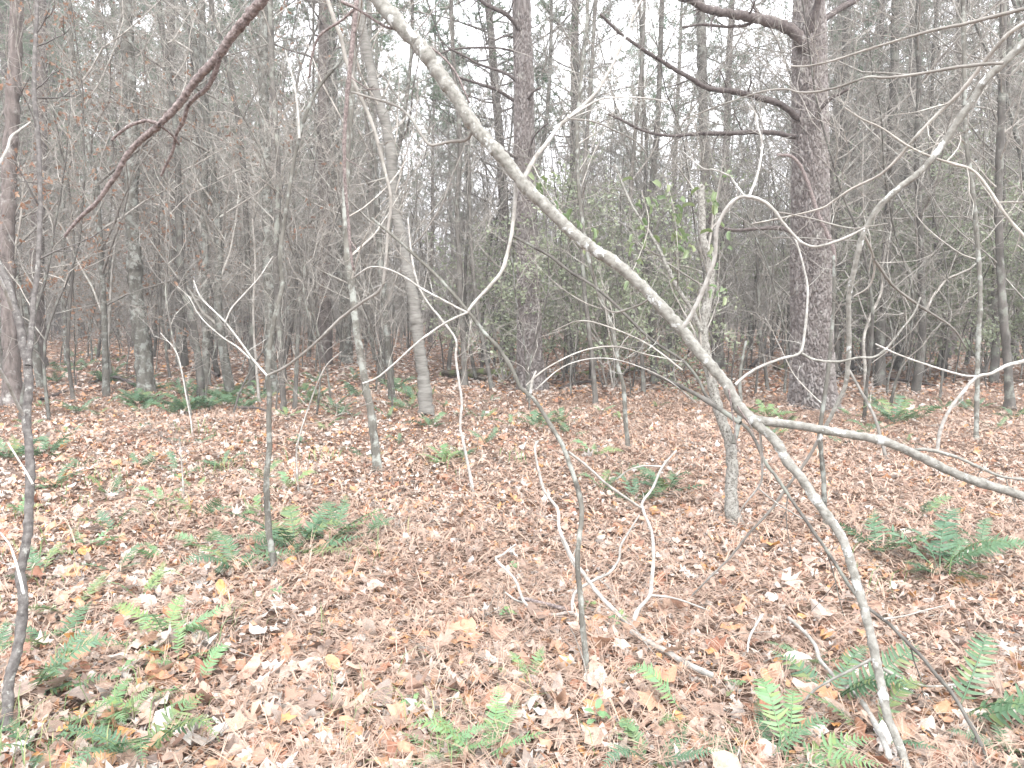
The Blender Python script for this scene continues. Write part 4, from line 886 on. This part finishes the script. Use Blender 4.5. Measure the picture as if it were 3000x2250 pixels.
gH = gY(2384, 1196)
H = traced_thing('pine_tree', gH, 'large pine with thick plated reddish grey bark at right, bearing dead branches', 'pine tree')
plated_trunk(H, [(2384, 1196), (2380, 1100), (2378, 1000), (2375, 750), (2375, 633), (2373, 316), (2371, 136), (2370, 0), (2369, -60)], [138, 122, 117, 112, 105, 100, 95, 86, 84], 230, 620, 19, flare=.07)
pb(H, [(2365, 150), (2344, 118), (2316, 86), (2271, 68), (2212, 54), (2149, 41), (2090, 32), (2054, 18), (2000, -20)], 32, 16, (-.15, -1.0), 6)
pb(H, [(2400, 70), (2425, 50), (2457, 27), (2497, 5), (2560, -30)], 17, 12, (0, .3), 2)
pb(H, [(2375, 85), (2382, 50), (2392, 20), (2400, -30)], 20, 16, (-.3, -.5), 0)
pb(H, [(2212, 60), (2180, 75), (2120, 78), (2060, 72), (2000, 80)], 9, 5, (-.5, -.6), 3)
pb(H, [(2345, 350), (2335, 344), (2298, 312), (2253, 294), (2199, 280), (2145, 267), (2090, 262), (2054, 249), (2027, 231), (2000, 217), (1963, 194), (1904, 158), (1850, 122), (1809, 90), (1759, 41)], 18, 7, (-.1, -1.2), 10)
pb(H, [(2330, 400), (2312, 398), (2271, 389), (2203, 387), (2136, 391), (2068, 391), (2000, 396), (1963, 398), (1904, 389), (1859, 371), (1814, 348), (1782, 335)], 14, 6, (-.1, -.8), 10)
pb(H, [(2384, 350), (2407, 316), (2434, 289), (2488, 260)], 11, 7, (-.3, -.6), 0)
pb(H, [(2276, 454), (2316, 457), (2344, 484), (2366, 533), (2384, 588), (2398, 633), (2420, 678), (2443, 741), (2440, 800)], 8, 11, (-.5, -.6), 2, 'brown', .2)
pb(H, [(2345, 695), (2335, 687), (2289, 669), (2226, 669), (2149, 674), (2099, 660), (2077, 651), (2086, 628)], 13, 6, (-.1, -.7), 5)

gI = gY(1562, 1146)
I = traced_thing('pine_tree', gI, 'tall straight pine with flaky reddish bark in the centre behind the leaning stem', 'pine tree')
plated_trunk(I, [(1562, 1146), (1556, 1090), (1552, 1050), (1549, 900), (1546, 750), (1536, 452), (1535, 226), (1527, 0), (1526, -50)], [88, 80, 76, 69, 65, 62, 58, 54, 53], 170, 520, 20, flare=.14)
pb(I, [(1530, 95), (1520, 81), (1488, 45), (1452, 27), (1425, 14), (1395, -10)], 14, 9, (-.1, -.5), 3)
pb(I, [(1510, 152), (1502, 149), (1452, 140), (1384, 140), (1325, 145), (1289, 158)], 7, 4, (0, -.4), 7)
pb(I, [(1520, 240), (1511, 235), (1475, 212), (1407, 190), (1366, 167), (1312, 140)], 9, 5, (0, -.6), 7)
pb(I, [(1510, 295), (1497, 289), (1452, 262), (1398, 244), (1344, 226)], 10, 6, (0, -.6), 6)
pb(I, [(1550, 460), (1561, 407), (1588, 375), (1606, 362)], 7, 4, (-.15, -.5), 1)
pb(I, [(1525, 462), (1508, 460), (1479, 443), (1466, 434)], 10, 7, (-.1, -.4), 2)
pb(I, [(1545, 290), (1552, 285), (1565, 267), (1583, 258)], 8, 6, (-.15, -.4), 0)
pb(I, [(1500, 108), (1480, 105), (1440, 122)], 6, 3, (0, -.3), 2)

# ------------------------------------------------------------------ background forest: prototypes, then copies
def gen_hardwood(Hh, r, nb, rt, kt=8, lo=.16, sub=6, habit=1.0):
    trunk = grow((0, 0, -.05), (rng.normal(0, .06), rng.normal(0, .06), 1), Hh, 14, .055 * habit, .03)
    rd = r * (1 - np.linspace(0, 1, 15) ** 1.1 * .85); rd[0] *= 1.25
    tm = MB(); tube(tm, catmull(trunk, 26), np.interp(np.linspace(0, 1, 26), np.linspace(0, 1, 15), rd) * (1 + rng.normal(0, .04, 26)), kt, .03)
    br = []
    for i in range(nb):
        u = lo + (.97 - lo) * (i + rng.random() * .7) / nb; f = u * 14; a = int(min(f, 13)); q = trunk[a] + (trunk[a + 1] - trunk[a]) * (f - a)
        d = side_dir(trunk[a + 1] - trunk[a], R(rng.uniform(28, 72)), rng.uniform(0, 6.28))
        L = rng.uniform(.16, .34) * Hh * (1.15 - .65 * u) + .25
        P = grow(q, d, L, 7, .12 * habit, .05, .03); r0 = max(rd[a] * rng.uniform(.3, .55), rt * 2.2)
        mb = MB(); tube(mb, P, np.linspace(r0, rt, 8), 4, cap=False)
        twigs(mb, P, r0, sub, L * .5, rt, sub=3, wob=.2)
        br.append((mb, P))
    return tm, br
def clings(P_list, n, s, flat=False):
    """small leaves hanging along the given twigs"""
    mb = MB(); V, F = leaf_shape('oval', 77); V2 = V + np.array([0, .5, 0])
    allp = np.concatenate([p for p in P_list]); idx = rng.integers(0, len(allp), n)
    Pp = allp[idx] + rng.normal(0, .06, (n, 3)); S = s * rng.uniform(.6, 1.25, n)
    Mx = eul(rng.normal(-.2 if flat else -.9, 1.1 if flat else .7, n), rng.normal(0, 1.0 if flat else .6, n), rng.uniform(0, 6.28, n))
    scatter(mb, V2, F[::1], Pp, Mx, S, rng.random(n)); return mb
def joined(parts):
    o = MB()
    for p in parts:
        o.n_off = 0
        base = o.n
        o.v += p.v; o.f += [f + base for f in p.f]; o.a += p.a; o.n += p.n
    return o

HIDE = Matrix.Translation((0, 0, 0))
PROTO = {'sapling': [], 'small_tree': [], 'pine_tree': []}
def make_proto(kind, seed, far):
    global rng
    keep = rng; rng = np.random.default_rng(seed)
    if kind == 'sapling':
        Hh = rng.uniform(3.2, 6.5); tm, br = gen_hardwood(Hh, rng.uniform(.010, .022), 17, .0020 if not far else .0036, 6, .10, 8, 1.9)
    else:
        Hh = rng.uniform(8.5, 13); tm, br = gen_hardwood(Hh, rng.uniform(.03, .075), 28, .0026 if not far else .0045, 8, .09, 9, 1.35)
    trunk = tm.mesh('trunk', M['lichen' if seed % 3 == 0 else 'hardwood'])
    if far: parts = [('crown', joined([b[0] for b in br]).mesh('crown', M['twig']))]
    else:
        parts = [('branch', b[0].mesh('branch', M['twig'])) for b in br]
    leaf = clings([b[1][3:] for b in br[: int(len(br) * .8)]], 90 if kind == 'sapling' else 200, .10).mesh('dead_leaves', M['orange'])
    rng = keep
    return dict(trunk=trunk, parts=parts, leaf=leaf, h=Hh)
for s in range(7): PROTO['sapling'].append((make_proto('sapling', 100 + s, False), make_proto('sapling', 100 + s, True)))
for s in range(7): PROTO['small_tree'].append((make_proto('small_tree', 200 + s, False), make_proto('small_tree', 200 + s, True)))

def gen_pine(seed, far=True):
    global rng
    keep = rng; rng = np.random.default_rng(seed)
    Hh = rng.uniform(18, 24); r = rng.uniform(.13, .22)
    tr = grow((0, 0, -.1), (rng.normal(0, .02), rng.normal(0, .02), 1), Hh, 12, .012, .02)
    tm = MB(); tube(tm, catmull(tr, 30), r * (1 - np.linspace(0, 1, 30) * .8), 12, .03)
    dm = []
    for i in range(16):     # dead lower branches
        z = rng.uniform(.12, .5); a = int(z * 12); P = grow(tr[a] + (tr[a + 1] - tr[a]) * rng.random(), (math.cos(i * 2.4), math.sin(i * 2.4), rng.uniform(-.1, .5)), rng.uniform(.7, 2.2), 6, .12, .02)
        mb = MB(); tube(mb, P, np.linspace(.025, .006, 7), 5); twigs(mb, P, .02, 4, .5, .005, sub=1); dm.append(mb)
    nm = MB(); bm = MB()
    Vn = []; 
    for i in range(62):
        u = .30 + .69 * (i / 62) ** .9; a = int(min(u * 12, 11)); q = tr[a] + (tr[a + 1] - tr[a]) * (u * 12 - a)
        L = (1.0 - (u - .30) / .80) * 3.2 * rng.uniform(.6, 1.15) + .5
        P = grow(q, (math.cos(i * 2.4), math.sin(i * 2.4), rng.uniform(.05, .5)), L, 7, .12, .05)
        tube(bm, P, np.linspace(.03, .008, 8), 4, cap=False)
        tips = []
        for j in range(10):
            f = rng.uniform(.25, 1) * 7; b = int(min(f, 6)); p = P[b] + (P[b + 1] - P[b]) * (f - b)
            e = grow(p, side_dir(P[b + 1] - P[b], R(rng.uniform(20, 60)), rng.uniform(0, 6.28)), rng.uniform(.25, .8), 3, .15, .06)
            tube(bm, e, np.linspace(.01, .005, 4), 3, cap=False)
            tips += [e[1], e[2], e[3], e[3] + rng.normal(0, .08, 3)]
        tips = np.array(tips)
        n = len(tips) * 9; c = np.repeat(tips, 9, 0); d = rng.normal(0, 1, (n, 3)); d[:, 2] += .35; d /= np.linalg.norm(d, axis=1)[:, None]
        ll = rng.uniform(.14, .26, n)[:, None]; sdv = np.cross(d, rng.normal(0, 1, (n, 3))); sdv /= np.linalg.norm(sdv, axis=1)[:, None] + 1e-6
        V = np.stack([c - sdv * .012, c + sdv * .012, c + d * ll], 1)
        nm.add(V.reshape(-1, 3), np.arange(n * 3).reshape(-1, 3), np.repeat(rng.random(n) * .4 + rng.random() * .6, 3))
    rng = keep
    print('pine crown tris', nm.tris())
    return dict(trunk=tm.mesh('trunk', M['pine_far']), crown=nm.mesh('crown', M['needles'], False), limbs=bm.mesh('limbs', M['pine_far']),
                dead=[d.mesh('branch', M['dead_pine']) for d in dm], deadall=joined(dm).mesh('dead_branches', M['dead_pine']), h=Hh)
PINES = [gen_pine(300 + s) for s in range(5)]

# crowns for the two traced pines, out of the picture above
for root, k in ((H, 0), (I, 1)):
    cr = obj('crown', PINES[k]['crown'], root); cr.location = (0, 0, 1.5)
    obj('limbs', PINES[k]['limbs'], cr)

occupied = []
def free(x, y, dmin):
    for a, b, c in occupied:
        if (a - x) ** 2 + (b - y) ** 2 < max(dmin, c) ** 2: return False
    return True
for o in list(SC.objects):
    if o.type == 'EMPTY' and 'category' in o and o['category'] in ('pine tree', 'tree', 'sapling'): occupied.append((o.location.x, o.location.y, .35))

def xpix(x, y): return 1500 + x / y * FPX / _cp   # roughly
LAND = sorted([(113, 'the stout far-left trunk'), (429, 'the lichen-crusted trunk'), (606, 'the straight lichened trunk'), (790, 'the pale thin sapling'), (954, 'the dark pine left of centre'), (1108, 'the grey blotched tree'),
               (1251, 'the banded tree'), (1420, 'the tilted blotched trunk'), (1560, 'the centre pine'), (1746, 'the dark-footed stem'), (1918, 'the mossy-footed stem'), (2080, 'the speckled tree'), (2249, 'the thin forked stem'),
               (2384, 'the right pine'), (2600, 'the twin grey trunks'), (2866, 'the pale spotted sapling'), (2990, 'the right edge')])
def zone(x, y):
    """where a background tree stands, told by the nearest thing in front of it"""
    p = xpix(x, y); q = min(LAND, key=lambda l: abs(l[0] - p))
    side = 'left of' if p < q[0] - 18 else 'right of' if p > q[0] + 18 else 'in line with'
    d = 'just' if y < 13.5 else 'close' if y < 18 else 'well' if y < 25 else 'far' if y < 36 else 'very far'
    grp = 'left' if p < 900 else 'centre' if p < 2000 else 'right'
    return f'{d} behind and {side} {q[1]}', grp
def put_tree(kind, x, y, leafy=False):
    pr = PROTO[kind][int(rng.integers(0, len(PROTO[kind])))]; far = y > 15; p = pr[1 if far else 0]
    root = empty(kind, (x, y, float(gz(x, y))), rng.uniform(0, 6.28)); s = rng.uniform(.8, 1.2) * (.84 if 1180 < xpix(x, y) < 2320 and y > 17 and kind == 'small_tree' else 1); root.scale = (s, s, s)
    lx, ly = rng.normal(0, .06 if kind == 'sapling' else .035, 2); root.rotation_euler = Matrix.Rotation(lx, 3, 'X') .__matmul__(Matrix.Rotation(ly, 3, 'Y')).__matmul__(Matrix.Rotation(rng.uniform(0, 6.28), 3, 'Z')).to_euler()
    zs, grp = zone(x, y)
    lean = 'upright' if abs(ly) < .02 else 'left-leaning' if ly < 0 else 'right-leaning'
    what = f'{lean} ' + ('orange-leaved ' if leafy else '') + ('twiggy sapling' if kind == 'sapling' else 'grey tree')
    tag(root, f'{what} {zs}', 'sapling' if kind == 'sapling' else 'tree', f'{kind.replace("_", " ")}s in the {grp} of the wood')
    obj('trunk', p['trunk'], root)
    for nme, me in p['parts']: obj(nme, me, root)
    if leafy: obj('dead_leaves', p['leaf'], root)
    occupied.append((x, y, .3))
def put_pine(x, y, s=1.0):
    p = PINES[int(rng.integers(0, 5))]
    root = empty('pine_tree', (x, y, float(gz(x, y))), rng.uniform(0, 6.28)); root.scale = (s, s, s)
    zs, grp = zone(x, y); tag(root, f'{"stout" if s > 1 else "slim"} dark pine {zs}', 'pine tree', f'pines in the {grp} of the wood')
    obj('trunk', p['trunk'], root); c = obj('crown', p['crown'], root); obj('limbs', p['limbs'], c)
    if y < 24:
        for me in p['dead']: obj('branch', me, root)
    else: tag(obj('dead_branches', p['deadall'], root), kind='stuff')
    occupied.append((x, y, .5))
def dpine(px, py, s=1.0): g = gY(px, py); put_pine(g[0], g[1], s)
for px, py, s in [(954, 1064, 1.0), (312, 1014, .95), (195, 995, .9), (240, 990, .8), (1493, 1064, 1.0), (1678, 1046, .95), (2780, 1040, 1.2), (2105, 1030, .9), (720, 1010, .9), (820, 1005, .8),
                  (120, 1000, .8), (40, 1005, .9), (420, 1000, .9), (385, 1020, .8), (640, 1000, .9), (1960, 1005, .9), (2900, 1020, 1.0), (2520, 1010, .9), (1260, 1005, .8), (1120, 1010, .9)]:
    dpine(px, py, s)
npine = 0
while npine < 105:
    x, y = frustum_points(1, 24, 85, 2, .12); x, y = float(x[0]), float(y[0]); p = xpix(x, y)
    if 1150 < p < 1500 and rng.random() < .92: continue
    if 1600 < p < 2330 and rng.random() < .87: continue
    if not free(x, y, 1.6): continue
    put_pine(x, y, rng.uniform(.85, 1.1)); npine += 1
def fill(kind, n, y0, y1, dmin, pw):
    c = 0; tries = 0
    while c < n and tries < n * 60:
        tries += 1
        x, y = frustum_points(1, y0, y1, pw, .10); x, y = float(x[0]), float(y[0]); p = xpix(x, y)
        if y < 15 and 1280 < p < 2350 and rng.random() < (.8 if kind == 'small_tree' else .35): continue
        if y < 11 and rng.random() < .4: continue
        if not free(x, y, dmin): continue
        put_tree(kind, x, y, leafy=(p < 900 and rng.random() < .30) or rng.random() < .02); c += 1
    print(kind, c)
fill('small_tree', 190, 12, 44, .55, 1)
fill('sapling', 295, 9.5, 38, .35, 1)

# ------------------------------------------------------------------ green shrubs
def shrub(px, py, hh, rad, n, label, Ym=None, s=.045):
    g = gY(px, py); root = empty('shrub', (g[0], g[1], float(gz(g[0], g[1])))); tag(root, label, 'shrub', 'leafy green shrubs')
    pl = []
    for i in range(7):
        P = grow((rng.normal(0, .1), rng.normal(0, .1), 0), (rng.normal(0, .35), rng.normal(0, .35), 1), hh * rng.uniform(.7, 1.05), 9, .12, .02)
        mb = MB(); tube(mb, P, np.linspace(.018, .004, 10), 6); lf = []
        for j in range(9):
            a = int(rng.integers(2, 9)); L = rad * rng.uniform(.5, 1.1)
            Q = grow(P[a], side_dir(P[a + 1] - P[a], R(rng.uniform(45, 85)), rng.uniform(0, 6.28)), L, 6, .16, .03)
            tube(mb, Q, np.linspace(.006, .002, 7), 3, cap=False); twigs(mb, Q, .005, 6, L * .4, .0018, sub=2, leaf=lf); lf.append(Q[2:])
        obj('stem', mb.mesh('stem', M['twig']), root); pl += lf
    obj('foliage', clings(pl, int(n * 1.8), s, True).mesh('foliage', M['shrub']), root)
for a in [(1790, 1135, 4.3, 1.5, 2600, 'pale green leafy shrub right behind the centre pine'), (1470, 1120, 3.3, 1.3, 1500, 'leafy shrub left behind the centre pine'),
          (1660, 1120, 4.4, 1.4, 1700, 'leafy shrub directly right of the centre pine trunk'), (1960, 1115, 4.3, 1.5, 1900, 'leafy shrub behind the speckled tree'), (2700, 1105, 4.4, 1.7, 3400, 'grey green shrub right of the right pine'),
          (2880, 1110, 4.6, 1.8, 3800, 'tall grey green shrub near the right edge'), (3020, 1110, 4.4, 1.7, 3000, 'grey green shrub cut by the right edge'),
          (2540, 1100, 3.6, 1.3, 1600, 'leafy shrub just right of the right pine trunk'), (2230, 1060, 5.5, 2.0, 1800, 'distant shrub left of the right pine')]:
    shrub(*a, s=.085)
# young oaks that have kept their orange leaves
def young_oak(px, py, hh, label, n):
    g = gY(px, py); root = empty('young_oak', (g[0], g[1], float(gz(g[0], g[1])))); tag(root, label, 'young oak', 'young oaks with clinging leaves')
    tm, br = gen_hardwood(hh, .028, 16, .0018, 8, .3, 7, 1.6)
    obj('trunk', tm.mesh('trunk', M['hardwood']), root)
    for mb_, P in br: obj('branch', mb_.mesh('branch', M['twig']), root)
    obj('dead_leaves', clings([P[2:] for _, P in br], n, .095).mesh('dead_leaves', M['orange']), root)
for a in [(215, 1175, 6.0, 'tall young oak with orange leaves behind the left forked sapling', 200), (60, 1230, 5.0, 'young oak with orange leaves at the far left edge', 150), (500, 1110, 6.5, 'young oak with scattered orange leaves left of the fern patch', 170),
          (660, 1120, 6.0, 'young oak with few orange leaves left of the pale sapling', 90), (330, 1120, 7.0, 'young oak with hanging orange leaves left of the lichen-crusted trunk', 200)]:
    young_oak(*a)
def vine():
    b = gY(2010, 1090); root = traced_thing('green_vine', at(2020, 900, 4.6), 'thin green vine with yellow green leaves hanging beside the speckled tree', 'vine')
    V, F = leaf_shape('oval', 300); m_ = MB(); m_.add(V + np.array([0, .5, 0]), F, .4); me = m_.mesh('leaf', M['shrub_bright'])
    for pts in ([(2115, 500), (2100, 620), (2108, 740), (2100, 860), (2090, 960)], [(1950, 520), (1975, 620), (1985, 720), (1990, 820)], [(1560, 480), (1600, 560), (1660, 640), (1740, 720), (1800, 790)], [(1880, 560), (1900, 660), (1860, 780), (1830, 830)]):
        o, Q, rd = limb(root, 'stem', pts, 4.7, 4.6, 3, 2, 'twig', 5)
        for i in range(24):
            q = Q[int(rng.integers(0, len(Q)))] + rng.normal(0, .04, 3)
            l = obj('leaf', me, root, tuple(q - np.array(root.location))); s_ = rng.uniform(.05, .09); l.scale = (s_, s_, s_); l.rotation_euler = (rng.normal(-.8, .5), rng.normal(0, .5), rng.uniform(0, 6.28))
vine()

# ------------------------------------------------------------------ pale volume added to imitate lens flare and the fading of far trees
hb = MB(); hx, hy0, hy1, hz0, hz1 = 300, -65, 450, -2.5, 32
hb.add([(-hx, hy0, hz0), (hx, hy0, hz0), (hx, hy1, hz0), (-hx, hy1, hz0), (-hx, hy0, hz1), (hx, hy0, hz1), (hx, hy1, hz1), (-hx, hy1, hz1)],
       [(0, 3, 2, 1), (4, 5, 6, 7), (0, 1, 5, 4), (1, 2, 6, 5), (2, 3, 7, 6), (3, 0, 4, 7)])
hm = bpy.data.materials.new('flare_haze'); hm.use_nodes = True; hn = hm.node_tree; hn.nodes.clear()
ho = hn.nodes.new('ShaderNodeOutputMaterial'); pv = hn.nodes.new('ShaderNodeVolumePrincipled'); pv.inputs['Color'].default_value = (0.98, 0.985, 1, 1); pv.inputs['Density'].default_value = 0.0026
hn.links.new(pv.outputs[0], ho.inputs['Volume'])
tag(obj('flare_haze', hb.mesh('flare_haze', hm, False)), 'thin pale veil added to imitate lens flare and far fading', 'flare_haze', kind='stuff')

# ------------------------------------------------------------------ mossy log and debris
Lg = traced_thing('fallen_log', gY(1560, 1105), 'mossy fallen log lying behind the foot of the centre pine', 'fallen log')
limb(Lg, 'trunk', [(1290, 1100), (1350, 1092), (1430, 1090), (1500, 1098), (1560, 1102), (1669, 1100), (1740, 1092)], gY(1300, 1106)[1], gY(1740, 1098)[1], 22, 17, 'log', 12, .07)
def debris(x0, y0, x1, y1, w, label, n=3):
    r = traced_thing('fallen_branch', gY((x0 + x1) / 2, (y0 + y1) / 2 + 5), label, 'fallen branch', 'fallen branches on the forest floor')
    mid = ((x0 + x1) / 2 + rng.normal(0, 10), (y0 + y1) / 2 - rng.uniform(0, 14))
    limb(r, 'branch', [(x0, y0), mid, (x1, y1)], gY(x0, y0 + 5)[1] * .985, gY(x1, y1 + 5)[1] * .985, w * 1.25, w * .8, 'log' if w > 9 else 'dead_pine', 8, .06, tw=n, twL=.7)
for a in [(2520, 1085, 2780, 1070, 11, 'long fallen branch behind the blue green fern at right'), (2470, 1060, 2700, 1035, 9, 'dead branch propped among the trunks right of the right pine'), (2560, 1105, 2740, 1130, 7, 'thin fallen branch right of the grey trunk'),
          (2200, 1075, 2330, 990, 9, 'dead branch leaning left of the right pine'), (2850, 1040, 3010, 1062, 13, 'fallen trunk at the right edge'), (1790, 1105, 1890, 1075, 11, 'rotten branch right of the mossy log'),
          (1300, 1092, 1420, 1110, 14, 'broken weathered branch left of the mossy log'), (300, 1100, 420, 1140, 8, 'dead branch heap at the foot of the lichen-crusted trunk'), (120, 1170, 330, 1100, 6, 'thin dead branch at far left on the litter'),
          (700, 1195, 800, 1210, 6, 'stick lying before the left ferns'), (2270, 1080, 2420, 1062, 12, 'fallen branch passing behind the right pine'), (1640, 1140, 1760, 1118, 7, 'stick right of the centre pine foot'), (640, 1100, 560, 1078, 7, 'pale stick in the left fern patch'), (2420, 1125, 2560, 1060, 7, 'thin stick right of the right pine foot')]:
    debris(*a)

# ------------------------------------------------------------------ the far wood that closes the view
def far_wood():
    pr = []
    global rng
    for s in range(8):
        Hh = rng.uniform(7, 14); tm = MB(); t = grow((0, 0, -.2), (rng.normal(0, .08), rng.normal(0, .08), 1), Hh, 8, .05, .03); tube(tm, t, np.linspace(rng.uniform(.05, .12), .015, 9), 5, cap=False)
        for i in range(30):
            u = rng.uniform(.08, .98); a = int(min(u * 8, 7)); q = t[a] + (t[a + 1] - t[a]) * (u * 8 - a)
            P = grow(q, side_dir(t[a + 1] - t[a], R(rng.uniform(30, 75)), rng.uniform(0, 6.28)), rng.uniform(.8, 2.2) * (1.2 - .5 * u), 4, .15, .06); tube(tm, P, np.linspace(.018, .007, 5), 3, cap=False)
            for j in range(5):
                b = int(rng.integers(1, 4)); e = grow(P[b], side_dir(P[b + 1] - P[b], R(rng.uniform(30, 70)), rng.uniform(0, 6.28)), rng.uniform(.3, .9), 2, .2, .04); tube(tm, e, np.linspace(.009, .006, 3), 3, cap=False)
        V, F, A_ = tm.arrays(); pr.append((V, np.vstack(F)))
    mb = MB(); n = 420
    X, Y = frustum_points(n, 36, 80, 2, .25)
    for k, (V, F) in enumerate(pr):
        s = np.arange(n) % len(pr) == k
        m = int(s.sum()); Mx = eul(np.zeros(m), np.zeros(m), rng.uniform(0, 6.28, m)); P = np.stack([X[s], Y[s], gz(X[s], Y[s])], -1)
        xp = xpix(X[s], Y[s]); low = (xp > 1180) & (xp < 2320); scatter(mb, V, F, P, Mx, rng.uniform(.75, 1.15, m) * np.where(low, .75, 1), rng.random(m))
    # beyond that only stems and low brush can be told
    k = 4200; X, Y = frustum_points(k, 45, 125, 2, .25); hh = rng.uniform(3, 16, k); wd = rng.uniform(.02, .09, k); a = rng.uniform(0, 6.28, k)
    B0 = np.stack([X, Y, gz(X, Y) - .2], -1); T0 = B0 + np.stack([rng.normal(0, .07, k) * hh, rng.normal(0, .07, k) * hh, hh], -1)
    ring = [np.stack([np.cos(a + q), np.sin(a + q), 0 * a], -1) * wd[:, None] for q in (0, 2.09, 4.19)]
    V = np.stack([B0 + r_ for r_ in ring] + [T0 + r_ * .4 for r_ in ring], 1); F = np.array([(0, 1, 4, 3), (1, 2, 5, 4), (2, 0, 3, 5)])
    mb.add(V.reshape(-1, 3), (F[None] + (np.arange(k) * 6)[:, None, None]).reshape(-1, 4), np.repeat(rng.random(k), 6))
    k = 110000; X, Y = frustum_points(k, 27, 95, 2, .2); z = rng.uniform(0, 1, k) ** 1.6 * 7; B0 = np.stack([X, Y, gz(X, Y) + z], -1)
    d = rng.normal(0, 1, (k, 3)); d[:, 2] = np.abs(d[:, 2]) + .5; d /= np.linalg.norm(d, axis=1)[:, None]; L = rng.uniform(.4, 1.6, k)[:, None]
    sv = np.cross(d, rng.normal(0, 1, (k, 3))); sv /= np.linalg.norm(sv, axis=1)[:, None]; sv *= rng.uniform(.006, .014, k)[:, None]
    mb.add(np.stack([B0 - sv, B0 + sv, B0 + d * L], 1).reshape(-1, 3), np.arange(k * 3).reshape(-1, 3), np.repeat(rng.random(k), 3))
    print('far wood tris', mb.tris())
    tag(obj('far_woods', mb.mesh('far_woods', M['twig'])), 'dense far-off mass of bare stems and twigs closing the view', 'woods', kind='stuff')
far_wood()
# where two or three labels still match, tell the nearer from the farther
same = {}
for o in SC.objects:
    if o.get('category'): same.setdefault(o['label'], []).append(o)
for lab, os_ in same.items():
    if len(os_) < 2: continue
    os_.sort(key=lambda q: q.location.y)
    m_ = len(os_)
    names = {2: ['nearer', 'farther'], 3: ['nearest', 'middle', 'farthest']}.get(m_, ['nearest', 'second nearest', 'third nearest', 'fourth nearest', 'fifth nearest', 'sixth nearest'][:m_])
    for q, nm_ in zip(os_, names): q['label'] = f'{nm_} {lab}'
for o in SC.objects:
    if o.get('category') and len(o['label'].split()) > 16: o['label'] = o['label'].replace(' and in line with', ', in line with').replace(' behind and ', ' behind, ').replace(' the ', ' ')
print('objects', len(SC.objects))
